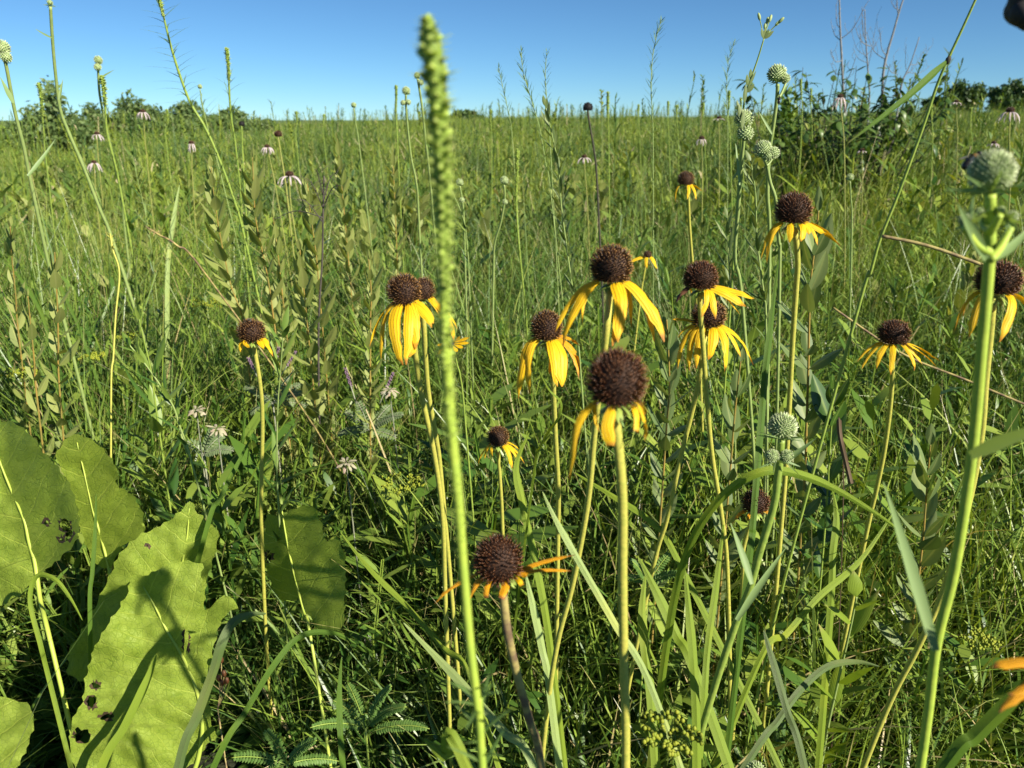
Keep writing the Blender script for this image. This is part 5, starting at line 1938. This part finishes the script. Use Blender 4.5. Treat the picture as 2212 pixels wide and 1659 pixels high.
big_leaf(t, rt, z4([(440, 1130), (520, 1150), (600, 1200), (650, 1260), (700, 1330), (716, 1390), (690, 1412), (720, 1450), (790, 1490), (850, 1580), (872, 1690), (862, 1740), (800, 1765), (735, 1800), (690, 1880), (660, 1940), (620, 1930), (560, 1900), (520, 1810), (480, 1690), (450, 1580), (420, 1450), (350, 1300), (330, 1260), (385, 1165)]),
         z4([(462, 1180), (510, 1380), (560, 1600), (590, 1690), (625, 1820), (655, 1940)]),
         lambda x, y: 1.10 + (y - 1100) * .00002 - (x - 230) * .00035, seed=5, petiole=[at(244, 1290, 1.09), at(250, 1370, 1.05)], rib_r=(.0012, .0036), cup=.02)
rt = foot(-.27, .98)
t = thing("dock_plant", "shaded big leaf with a pale rib standing alone right of the bright ones", "leafy plant", rt, DOCKG)
big_leaf(t, rt, z7([(1600, 130), (1660, 150), (1720, 128), (1800, 90), (1880, 88), (1922, 170), (1950, 280), (1965, 300), (2020, 272), (2068, 360), (2075, 500), (2068, 660), (2060, 800), (1980, 860), (1900, 820), (1830, 700), (1790, 640), (1700, 660), (1640, 600), (1600, 470), (1580, 300)]),
         z7([(1690, 100), (1715, 260), (1750, 430), (1800, 630), (1830, 740)]),
         lambda x, y: 1.06 - (y - 1150) * .00005 - (x - 655) * .0009, seed=6, petiole=[at(670, 1370, 1.02)], holes=[(1615 * .36, 1061.8 + 390 * .36, 6, 14, 0)], cup=-.02)


# ------------------------------------------------------------------ broad grass blades, one by one
BLG = "broad grass blades standing among the flowers"


def blade(label, pts, w, mat='blade', face=.45, group=BLG, name="grass_blade", fold=.26, root=True, wtop=.08, prof=None):
    """pts: (x, y, depth) in the picture from the tip to the foot; w: width in px"""
    P3 = [at(*p) for p in pts]
    if root:
        P3 = to_ground(P3, .5)
    sm = smooth(P3, 7)
    k = len(sm) - 1
    cumw = []
    for i in range(k + 1):
        f = i / k
        dd = (sm[i] - CAM).dot(Vector((0, cP, -sP)))
        wp = min(1, wtop + (f * 3.6) ** .75) if prof is None else prof(f)
        cumw.append(.82 * w * dd / FPX * wp)
    b = sm[-1].copy()
    mb = MB()
    sides = []
    for i in range(k + 1):
        tg = unit(sm[min(i + 1, k)] - sm[max(i - 1, 0)])
        v = unit(sm[i] - CAM)
        s = unit(tg.cross(v))
        sides.append(unit(s + v * face))
    wv = rng.uniform(.9, 1.1)
    for h in (-1, 1):
        mid = [p + sides[i] * (h * cumw[i] * .25) for i, p in enumerate(sm)]
        tilt = [unit(sides[i] + unit(CAM - p) * (h * -(fold * 1.6 + .15 * math.sin(i * .5 * wv)))) for i, p in enumerate(sm)]
        mid = [p + tilt[i] * (h * cumw[i] * .25) for i, p in enumerate(sm)]
        mb.strip(mid, [c * .5 for c in cumw], tilt, 0, 3, .06 * h)
    o = part(name, mb, [mat], None, b)
    o.data.shade_smooth()
    tag(o, label, "grass blade", group)
    return o


blade("long blade arching like a bridge over the globe-flower stem on the right", [(1985, 1180, .72), (1900, 1115, .70), (1790, 1050, .68), (1690, 1018, .66), (1620, 1030, .66), (1550, 1085, .68), (1500, 1160, .71), (1465, 1260, .76), (1440, 1400, .82)], 22, 'blade', .3, prof=lambda f: min(1, .1 + f * 4) * (1.15 if .2 < f < .5 else 1))
blade("pale whitish blade slanting down to the right across the bottom centre", [(872, 1345, .86), (945, 1420, .84), (1020, 1500, .80), (1090, 1580, .77), (1160, 1672, .74)], 25, 'blade_pale')
blade("green blade slanting behind the pale one from the left", [(736, 1150, 1.0), (800, 1230, .98), (880, 1310, .96), (960, 1400, .93), (1020, 1470, .90)], 17, 'blade')
blade("upright blade with a folded tip beside the small low coneflower", [(1143, 935, .86), (1116, 1008, .86), (1130, 1090, .86), (1158, 1215, .86), (1190, 1400, .86)], 22, 'blade')
blade("pale blade bent with a white crease under the leaning coneflower", [(1136, 1240, .80), (1150, 1300, .80), (1172, 1400, .80), (1190, 1500, .80)], 22, 'blade_pale')
blade("long dark-tipped blade slanting down right between the two central stems", [(1172, 1062, .66), (1205, 1130, .66), (1248, 1206, .66), (1330, 1350, .67), (1420, 1515, .68)], 20, 'blade_pale')
blade("blade crossing behind the central stems towards the right", [(1240, 1020, 1.0), (1330, 1075, .98), (1410, 1130, .96), (1470, 1220, .93)], 18, 'blade')
blade("lit blade leaning left at the foot of the arching blade", [(1381, 1205, .86), (1420, 1280, .85), (1462, 1370, .84), (1510, 1470, .82)], 30, 'blade')
blade("wide upright blade left of the arching blade's foot", [(1395, 1240, .9), (1388, 1330, .88), (1398, 1430, .86), (1410, 1540, .84)], 28, 'blade')
blade("dark tall ribbon blade standing behind the star-bracted globe flower", [(1682, 560, .92), (1668, 680, .90), (1655, 800, .88), (1642, 950, .86), (1628, 1130, .84), (1618, 1220, .83)], 20, 'blade_dark')
blade("thin blade bending in front of the broad-petalled coneflower's stem", [(1162, 795, .66), (1185, 840, .655), (1212, 870, .66), (1205, 905, .67), (1170, 960, .72), (1150, 1050, .78)], 7, 'blade', .5)
blade("blade leaning left in front of the bright jagged leaf, tip at its middle", [(338, 1415, .885), (318, 1470, .88), (270, 1570, .87), (215, 1670, .86)], 24, 'blade', .35)
blade("bent purplish blade folding over beside the torn flap of the jagged leaf", [(575, 1326, .78), (540, 1328, .77), (505, 1345, .76), (480, 1390, .75), (462, 1450, .75), (425, 1550, .745), (385, 1665, .74)], 27, 'blade_purple', .3)
blade("dull wide blade curving behind the bent purplish one towards the right", [(770, 1392, .96), (720, 1368, .95), (650, 1375, .94), (590, 1440, .92), (530, 1540, .90), (470, 1640, .88)], 17, 'blade_dark', .3)
blade("thin blade curving over the yellow leaf stalk at the left edge", [(178, 1340, .92), (150, 1290, .92), (118, 1252, .92), (80, 1245, .93), (66, 1300, .93), (90, 1400, .92), (110, 1480, .90)], 13, 'blade', .4)
blade("dark blade standing in front of the second jagged leaf", [(208, 1066, .98), (206, 1150, .97), (200, 1240, .96), (195, 1330, .95)], 12, 'blade_dark')
blade("slim dark blade at the bottom left of centre", [(738, 1420, .82), (734, 1500, .81), (736, 1580, .80), (742, 1665, .79)], 18, 'blade_dark')
blade("wide green blade crossing the bottom right corner", [(2330, 1380, .52), (2200, 1500, .54), (2110, 1590, .55), (2020, 1690, .56)], 40, 'blade_dark', .3)
blade("dull blade slanting up right through the lower right grass", [(1935, 1100, .95), (1860, 1210, .93), (1770, 1290, .90), (1700, 1370, .88), (1640, 1430, .86)], 18, 'blade')
blade("purplish arching blade low in the right grass", [(1900, 1440, .92), (1850, 1430, .92), (1790, 1440, .90), (1730, 1490, .88), (1680, 1560, .86), (1620, 1640, .84)], 19, 'blade_purple', .3)
blade("broad leaf blade standing upright in the right foreground grass", [(1800, 1062, .98), (1808, 1120, .97), (1800, 1200, .96), (1796, 1300, .95)], 20, 'blade')
blade("pale grey blade slanting down at the lower right centre", [(1650, 1360, .80), (1668, 1420, .79), (1700, 1530, .77), (1740, 1665, .75)], 22, 'blade_purple')
blade("lit blade just right of the central foreground stem", [(1480, 1230, .80), (1490, 1330, .79), (1500, 1450, .78), (1506, 1600, .77)], 26, 'blade')
blade("narrow lit blade leaning right near the bottom centre", [(1565, 1120, .85), (1550, 1250, .84), (1530, 1400, .82), (1518, 1560, .80)], 20, 'blade')
blade("thin blade rising behind the small left coneflower", [(545, 940, 1.05), (510, 1010, 1.03), (475, 1080, 1.01), (445, 1150, 1.0)], 14, 'blade_dark')
blade("yellowish pointed blade at the bottom edge left of the central stem", [(915, 1595, .48), (960, 1630, .47), (1020, 1680, .46)], 36, 'blade', .3)
blade("brown dried strip hanging in the grass right of the star-bracted flower", [(1838, 1045, .92), (1825, 990, .92), (1814, 940, .92), (1812, 900, .92), (1818, 960, .94), (1822, 1060, .96)], 14, 'blade_dry', .2, prof=lambda f: 1 if f < .38 else .22)
blade("long drooping blade at the left edge of the meadow", [(5, 560, 1.6), (50, 610, 1.6), (95, 690, 1.6), (118, 800, 1.6)], 9, 'blade_dark')
blade("thin dark blade crossing the left meadow rows of spikes", [(60, 500, 1.7), (100, 560, 1.7), (150, 660, 1.7), (190, 760, 1.7)], 8, 'blade_dark')
blade("wide silvery blade standing in the left meadow below the leaning spike", [(388, 400, 2.0), (378, 460, 2.0), (368, 530, 2.0), (362, 620, 2.0)], 13, 'blade_pale')


# the tall bent reed on the right
def reed():
    d = .62
    path = [(2125, -40), (2107, 0), (2075, 70), (2046, 132), (2022, 190), (1990, 285), (1940, 420), (1900, 520), (1880, 590), (1850, 680)]
    pts = stem_path(path, d, .25)
    b = pts[-1].copy()
    t = thing("bent_reed", "long leaning reed with one blade hanging from its joint against the sky", "reed", b)
    part("stem", stem_mb(pts, .0009, .0019, 7), ['stem_green'], t, b)
    P3 = [at(2048, 130, d), at(2010, 165, d - .004), at(1965, 205, d - .008), at(1915, 245, d - .010), at(1870, 280, d - .012), at(1830, 310, d - .012)]
    sm = smooth(P3, 6)
    k = len(sm) - 1
    mb = MB()
    v = unit(P3[2] - CAM)
    sd = unit((P3[-1] - P3[0]).cross(v)) + v * .6
    mb.strip(sm, [18 * d / FPX * (min(1, .3 + i / k * 4)) * (1 - (i / k) ** 1.8 * .93) for i in range(k + 1)], sd, 0, 5, .2)
    part("leaf", mb, ['blade_dark'], t, b)
    mb = MB()
    mb.ball(P3[0], .0022, .0022, .0035, 0, 8, 5, unit(pts[0] - pts[3]))
    part("joint", mb, ['stem_dark'], t, b)


reed()
for i, (lab, pp, r) in enumerate([
    ("brown dry stalk running behind the right-edge coneflower", [(1905, 510, .70), (2000, 530, .69), (2110, 568, .68), (2225, 612, .67), (2420, 690, .66)], .0016),
    ("dark dry stalk slanting under the wide-skirted coneflower", [(1800, 665, .86), (1945, 762, .84), (2085, 820, .82), (2210, 872, .80), (2420, 960, .78)], .0013),
    ("pale dry culm leaning in the left meadow with a seed tuft", [(318, 492, 1.2), (345, 508, 1.2), (382, 530, 1.2), (450, 600, 1.25)], .0016),
    ("thin curving yellow stalk in the left meadow with a withered tip", [(238, 505, 1.1), (244, 540, 1.1), (258, 590, 1.1), (250, 680, 1.1), (245, 770, 1.1), (240, 860, 1.1)], .0013)]):
    P3 = to_ground([at(*p) for p in pp], .6)
    b = P3[-1].copy()
    mb = stem_mb(P3, r, r, 7)
    if i >= 2:
        rr = random.Random(i)
        for k in range(16):
            q = P3[0].lerp(P3[1], k / 16)
            mb.leaf(q, Vector((rr.uniform(-1, 1), rr.uniform(-1, 1), rr.uniform(-.3, 1))), .010, .002, Vector((0, 0, 1)), 0, .2, .1, 3, 3, 'lance')
    o = part("dry_stalk", mb, ['stem_brown' if i != 3 else 'stem_yellow'], None, b)
    tag(o, lab, "dry stalk", "dry stalks in the meadow")


# ------------------------------------------------------------------ umbels, leaflet plants, silvery plants, lance-leaf clumps
def umbel(label, d, x, y, spread, stem, seed, n=14, up=True):
    rr = random.Random(seed)
    px = d / FPX
    hub = at(x, y + spread * .9, d)
    pts = [hub] + stem_path([(x, y + spread)] + stem, d, .15)
    b = pts[-1].copy()
    t = thing("umbel_flower", label, "wildflower", b, "yellow-green umbel flowers")
    part("stem", stem_mb(pts, .0009, .0016, 6), ['stem_green'], t, b)
    ray_, bud = MB(), MB()
    for i in range(n):
        a = i * 2.4
        rad = spread * px * math.sqrt((i + .5) / n)
        e = hub + Vector((math.cos(a) * rad, math.sin(a) * rad, spread * .75 * px * rr.uniform(.75, 1.1)))
        ray_.tube(smooth([hub, hub.lerp(e, .5) + Vector((0, 0, -.002)), e], 3), .0005, 5)
        for k in range(9):
            q = e + Vector((rr.gauss(0, 1), rr.gauss(0, 1), rr.gauss(0, .5))) * (spread * .10 * px)
            bud.ball(q, .0019, .0019, .0021, 0, 6, 4)
    part("rays", ray_, ['stem_green'], t, b)
    part("buds", bud, ['umbel'], t, b)


umbel("yellow-green umbel in the left meadow under the olive plants", 2.1, 445, 648, 36, [(450, 720), (455, 800)], 201)
umbel("yellow-green umbel beside the curving yellow stalk on the left", 1.85, 282, 718, 26, [(284, 770), (290, 850)], 202)
umbel("yellow-green umbel at the far left edge above the big leaves", 1.55, 48, 795, 34, [(52, 850), (56, 920)], 203)
umbel("yellow-green umbel in the shade left of the small low coneflower", 1.3, 872, 1030, 46, [(880, 1110), (890, 1200)], 204, 16)
umbel("yellow-green umbel low in the right grass beside the thick stem", 1.05, 2112, 1372, 36, [(2116, 1440), (2122, 1540)], 205)
umbel("blurred yellow-green umbel at the bottom edge right of the central stem", .62, 1445, 1560, 62, [(1460, 1650), (1470, 1720)], 206, 16)
umbel("small umbel in the meadow left of the small left coneflower", 1.7, 205, 762, 26, [(206, 810), (210, 880)], 207)


def pinnate(label, d, fronds, seed, name="leaflet_plant", mats=('pinnate', 'stem_green'), ll=.0085, lw=.0035, gap=.0042, spikes=()):
    """fronds: (x0,y0,x1,y1) stalk foot to tip in the picture"""
    rr = random.Random(seed)
    if name == "leaflet_plant":
        fronds = [(a, b + 12, a + (c - a) * .8, b + 12 + (e - b) * .75) for a, b, c, e in fronds]
    if name == "silvery_plant":
        fronds = [(a, b + 22, a + (c - a) * .72, b + 22 + (e - b) * .72) for a, b, c, e in fronds]
        spikes = [(a, b + 22, c, e + 14) for a, b, c, e in spikes]
    x0, y0 = fronds[0][:2]
    b3 = at(x0, y0, d)
    b = Vector((b3.x, b3.y, ground(b3.x, b3.y)))
    t = thing(name, label, "leafy plant", b, "small plants with paired leaflets")
    mb = MB()
    mb.tube(smooth([b3, b.lerp(b3, .5), b], 4), .0015, 6)
    part("stem", mb, [mats[1]], t, b)
    fol = MB()
    ribs = MB()
    for (x0, y0, x1, y1) in fronds:
        p0, p1 = at(x0, y0, d), at(x1, y1, d + rr.uniform(-.05, .05))
        L = (p1 - p0).length
        mid = p0.lerp(p1, .5) + Vector((0, 0, L * .18))
        pts = bez(p0, mid, p1, 16)
        ribs.tube([b3.lerp(p0, .5), p0], .0008, 5)
        ribs.tube(pts, .0007, 5)
        v = unit(p0 - CAM)
        m = max(4, int(L / gap))
        for i in range(m):
            f = .12 + .86 * i / m
            q = f * 16
            j = min(15, int(q))
            p = pts[j].lerp(pts[j + 1], q - j)
            tg = unit(pts[j + 1] - pts[j])
            sd = unit(tg.cross(Vector((rr.uniform(-.2, .2), -.5, .85))))
            for s in (-1, 1):
                sc = math.sin(math.pi * (.15 + .8 * f)) ** .5
                fol.leaf(p, sd * s + tg * .35, ll * sc * rr.uniform(.85, 1.1), lw, Vector((0, -.4, .9)), 0, .15, .1, 3, 3, 'oval')
    part("rib", ribs, [mats[1]], t, b)
    part("leaflets", fol, [mats[0]], t, b)
    for (x0, y0, x1, y1) in spikes:
        p0, p1 = at(x0, y0, d), at(x1, y1, d)
        mb = MB()
        mb.tube([p0, p0.lerp(p1, .6)], .0012, 6, 0)
        for i in range(26):
            q = p0.lerp(p1, .5 + .5 * i / 26)
            a = i * 2.4
            mb.ball(q + Vector((math.cos(a), math.sin(a), 0)) * .0022, .0016, .0016, .002, 1, 5, 4)
        part("flower_spike", mb, [mats[1], 'lilac'], t, b)


pinnate("low leaflet plant in the dark bottom left of centre", .98, [(790, 1560, 700, 1480), (790, 1560, 900, 1500), (790, 1560, 740, 1430), (790, 1560, 860, 1440), (790, 1560, 640, 1560), (800, 1570, 960, 1560)], 211)
pinnate("low leaflet plant at the bottom edge right of the bright jagged leaf", .92, [(620, 1640, 470, 1620), (620, 1640, 560, 1540), (620, 1640, 700, 1570), (620, 1640, 540, 1690), (620, 1640, 760, 1630)], 212)
pinnate("low leaflet plant in the shade right of the central stem", 1.02, [(1400, 1250, 1350, 1180), (1400, 1250, 1460, 1160), (1400, 1250, 1310, 1230), (1400, 1250, 1490, 1220)], 213)
pinnate("silvery leaflet plant with lilac spikes right behind the small left coneflower", 1.62, [(590, 850, 680, 790), (590, 850, 690, 820), (590, 850, 500, 800), (590, 850, 560, 860), (590, 850, 520, 880), (590, 850, 640, 770), (590, 850, 700, 860)], 214, "silvery_plant", ('silver', 'silver_stem'), .014, .0055, .0062, [(560, 800, 536, 758), (590, 790, 602, 735), (600, 800, 640, 744)])
pinnate("silvery leaflet plant between the small left coneflower and the touching pair", 1.5, [(800, 910, 900, 860), (800, 910, 720, 850), (800, 910, 860, 830), (800, 910, 760, 820), (800, 910, 880, 930), (800, 910, 700, 920)], 215, "silvery_plant", ('silver', 'silver_stem'), .014, .0055, .0062, [(770, 850, 745, 780), (820, 850, 850, 790)])
pinnate("silvery leaflet plant low in the left grass above the shaded big leaf", 1.4, [(440, 960, 500, 900), (440, 960, 390, 920), (440, 960, 470, 880), (440, 960, 530, 950)], 216, "silvery_plant", ('silver', 'silver_stem'), .014, .0055, .0062)


def lance_clump(label, x, y, leaves, seed, L=.22, W=.018, mat='low', spread=.5):
    rr = random.Random(seed)
    b = foot(x, y)
    t = thing("lance_leaf_clump", label, "leafy plant", b, "clumps of lance-shaped leaves")
    for i in range(leaves):
        a = i * 2.4 + rr.uniform(-.4, .4)
        o = Vector((math.cos(a), math.sin(a), 0))
        mb = MB()
        p0 = b + o * rr.uniform(0, .03)
        mb.leaf(p0, o * spread * rr.uniform(.4, 1.3) + Vector((0, 0, 1)), L * rr.uniform(.7, 1.2), W * rr.uniform(.75, 1.15), -o + Vector((0, 0, .4)), 0, rr.uniform(.1, .8), .2, 11, 5, 'lance', .10)
        part("leaf", mb, [mat], t, b)


lc = [("clump of wavy lance leaves left of the leaning coneflower's stem", -.14, .78), ("clump of wavy lance leaves under the leaning coneflower", -.02, .72), ("clump of wavy lance leaves between the two central stems", .08, .80), ("clump of lance leaves behind the central foreground stem", .18, .74),
      ("clump of lance leaves in the bottom right under the star-bracted globe flower", .36, .80), ("clump of lance leaves at the foot of the thick globe-flower stem", .48, .72), ("clump of lance leaves in the shade behind the leaning coneflower", -.06, .98), ("clump of lance leaves behind the arching blade", .28, .98),
      ("clump of lance leaves in the lower right grass", .56, .95), ("clump of lance leaves right of the shaded big leaf", -.20, .92), ("clump of lance leaves between the wide-skirted coneflower's foot and the thick stem", .44, 1.02)]
for i, (lab, x, y) in enumerate(lc):
    lance_clump(lab, x, y, 15, 300 + i, L=.26 if y < .9 else .24, W=.019)


def cream_cluster(label, x, y, d, seed):
    rr = random.Random(seed)
    pts = stem_path([(x, y), (x + 4, y + 40), (x + 10, y + 90)], d, .15)
    b = pts[-1].copy()
    t = thing("cream_flower", label, "wildflower", b, "small cream flower clusters in the grass")
    part("stem", stem_mb(pts, .0008, .0014, 6), ['silver_stem'], t, b)
    mb = MB()
    for i in range(22):
        a = i * 2.4
        o = Vector((math.cos(a), math.sin(a), rr.uniform(-.7, .5)))
        mb.leaf(pts[0] + o * .003, o, rr.uniform(.010, .019), rr.uniform(.004, .006), Vector((0, -.3, 1)), 0, rr.uniform(.3, 1.0), .2, 5, 3, 'ob')
    part("petals", mb, ['cream'], t, b)


cream_cluster("cream flower cluster in the grass left of the small left coneflower's stem", 425, 885, 1.32, 601)
cream_cluster("cream flower cluster low between the small left coneflower and the touching pair", 748, 1000, 1.2, 602)
cream_cluster("cream flower cluster under the left coneflower of the touching pair", 842, 842, 1.38, 603)
cream_cluster("pale cream cluster close below the cluster left of the small coneflower", 470, 925, 1.28, 604)


# small dead red-brown seed heads beside the bright leaf
def rusty_heads():
    d = .9
    b3 = at(470, 1530, d)
    b = Vector((b3.x, b3.y, ground(b3.x, b3.y)))
    t = thing("rusty_seed_stalks", "tuft of tiny rust-brown seed heads beside the bright jagged leaf", "seed head", b)
    mb = MB()
    hd = MB()
    for (x, y) in [(478, 1425), (472, 1465), (484, 1455), (490, 1470), (480, 1475)]:
        e = at(x, y, d)
        mb.tube(smooth([b3, b3.lerp(e, .5) + Vector((.002, 0, 0)), e], 4), .0005, 5)
        hd.ball(e, .0028, .0028, .0048, 0, 8, 5)
    mb.tube([b, b3], .0009, 5)
    part("stems", mb, ['stem_brown'], t, b)
    part("heads", hd, ['petal_brown'], t, b)


rusty_heads()

# ------------------------------------------------------------------ insects and the dark head in the corner
def bug(label, x, y, d, L, ax, name, cat, wings=False, fuzz=False):
    C = at(x, y, d)
    ax = unit(ax)
    t = thing(name, label, cat, C)
    mb = MB()
    mb.ball(C - ax * L * .22, L * .2, L * .2, L * .32, 0, 10, 7, ax)
    part("abdomen", mb, ['insect'], t, C)
    mb = MB()
    mb.ball(C + ax * L * .16, L * .19, L * .19, L * .18, 0, 10, 7, ax)
    part("thorax", mb, ['insect_fuzz' if fuzz else 'insect'], t, C)
    mb = MB()
    mb.ball(C + ax * L * .4, L * .12, L * .12, L * .11, 0, 8, 6, ax)
    part("head", mb, ['insect'], t, C)
    sd, up = perp(ax)
    for s in (-1, 1):
        for k in range(3):
            p = C + ax * L * (.05 + .12 * k) + sd * s * L * .15
            mb = MB()
            mb.tube([p, p + sd * s * L * .22 + up * L * .05, p + sd * s * L * .3 - up * L * .22], L * .025, 5)
            part("leg", mb, ['insect'], t, C)
        if wings:
            mb = MB()
            mb.leaf(C + ax * L * .12 + up * L * .16 + sd * s * L * .08, sd * s * .6 - ax + up * .3, L * .5, L * .18, up, 0, .1, .05, 5, 3, 'ob')
            part("wing", mb, ['wing'], t, C)


bug("small bee sitting on top of the small left coneflower", 535, 692, .855, .009, Vector((-1, .2, .3)), "bee", "insect", True, True)
bug("small black beetle clinging under the tallest globe flower of the trio", 1683, 216 - 0, .948, .009, Vector((.1, 0, 1)), "beetle", "insect")
bug("dark bumblebee hovering behind the large blurred globe flower", 2100, 346, .42, .013, Vector((.7, .2, .6)), "bumblebee", "insect", True, True)


def dark_head():
    d = .33
    px = d / FPX
    C = at(2218, 8, d)
    base = foot(.42, .30)
    pts = [C + Vector((0, 0, .012)), at(2300, -90, d), at(2420, -60, d), at(2520, 300, d * 1.0), base.lerp(at(2520, 300, d), .4), base]
    t = thing("withered_flower_head", "dark lumpy withered head hanging into the top right corner", "seed head", base)
    part("stem", stem_mb(pts, .0018, .0032, 7), ['stem_brown'], t, base)
    mb = MB()
    for (x, y, r) in [(2226, -12, 36), (2206, 19, 33), (2222, 33, 28), (2240, 18, 46), (2248, 42, 27), (2217, 4, 37), (2212, 30, 27), (2234, 38, 27)]:
        q = at(x, y, d + rng.uniform(-.004, .004))
        mb.ball(q, r * px, r * px, r * px * 1.05, 0, 14, 10, unit(Vector((rng.uniform(-1, 1), rng.uniform(-1, 1), 1))))
    for i, v in enumerate(mb.v):
        mb.v[i] = v + Vector((noise.noise(v * 160), noise.noise(v * 160 + Vector((5, 0, 0))), noise.noise(v * 160 + Vector((0, 9, 0))))) * .0011
    part("head", mb, ['dark_flesh'], t, base)


dark_head()
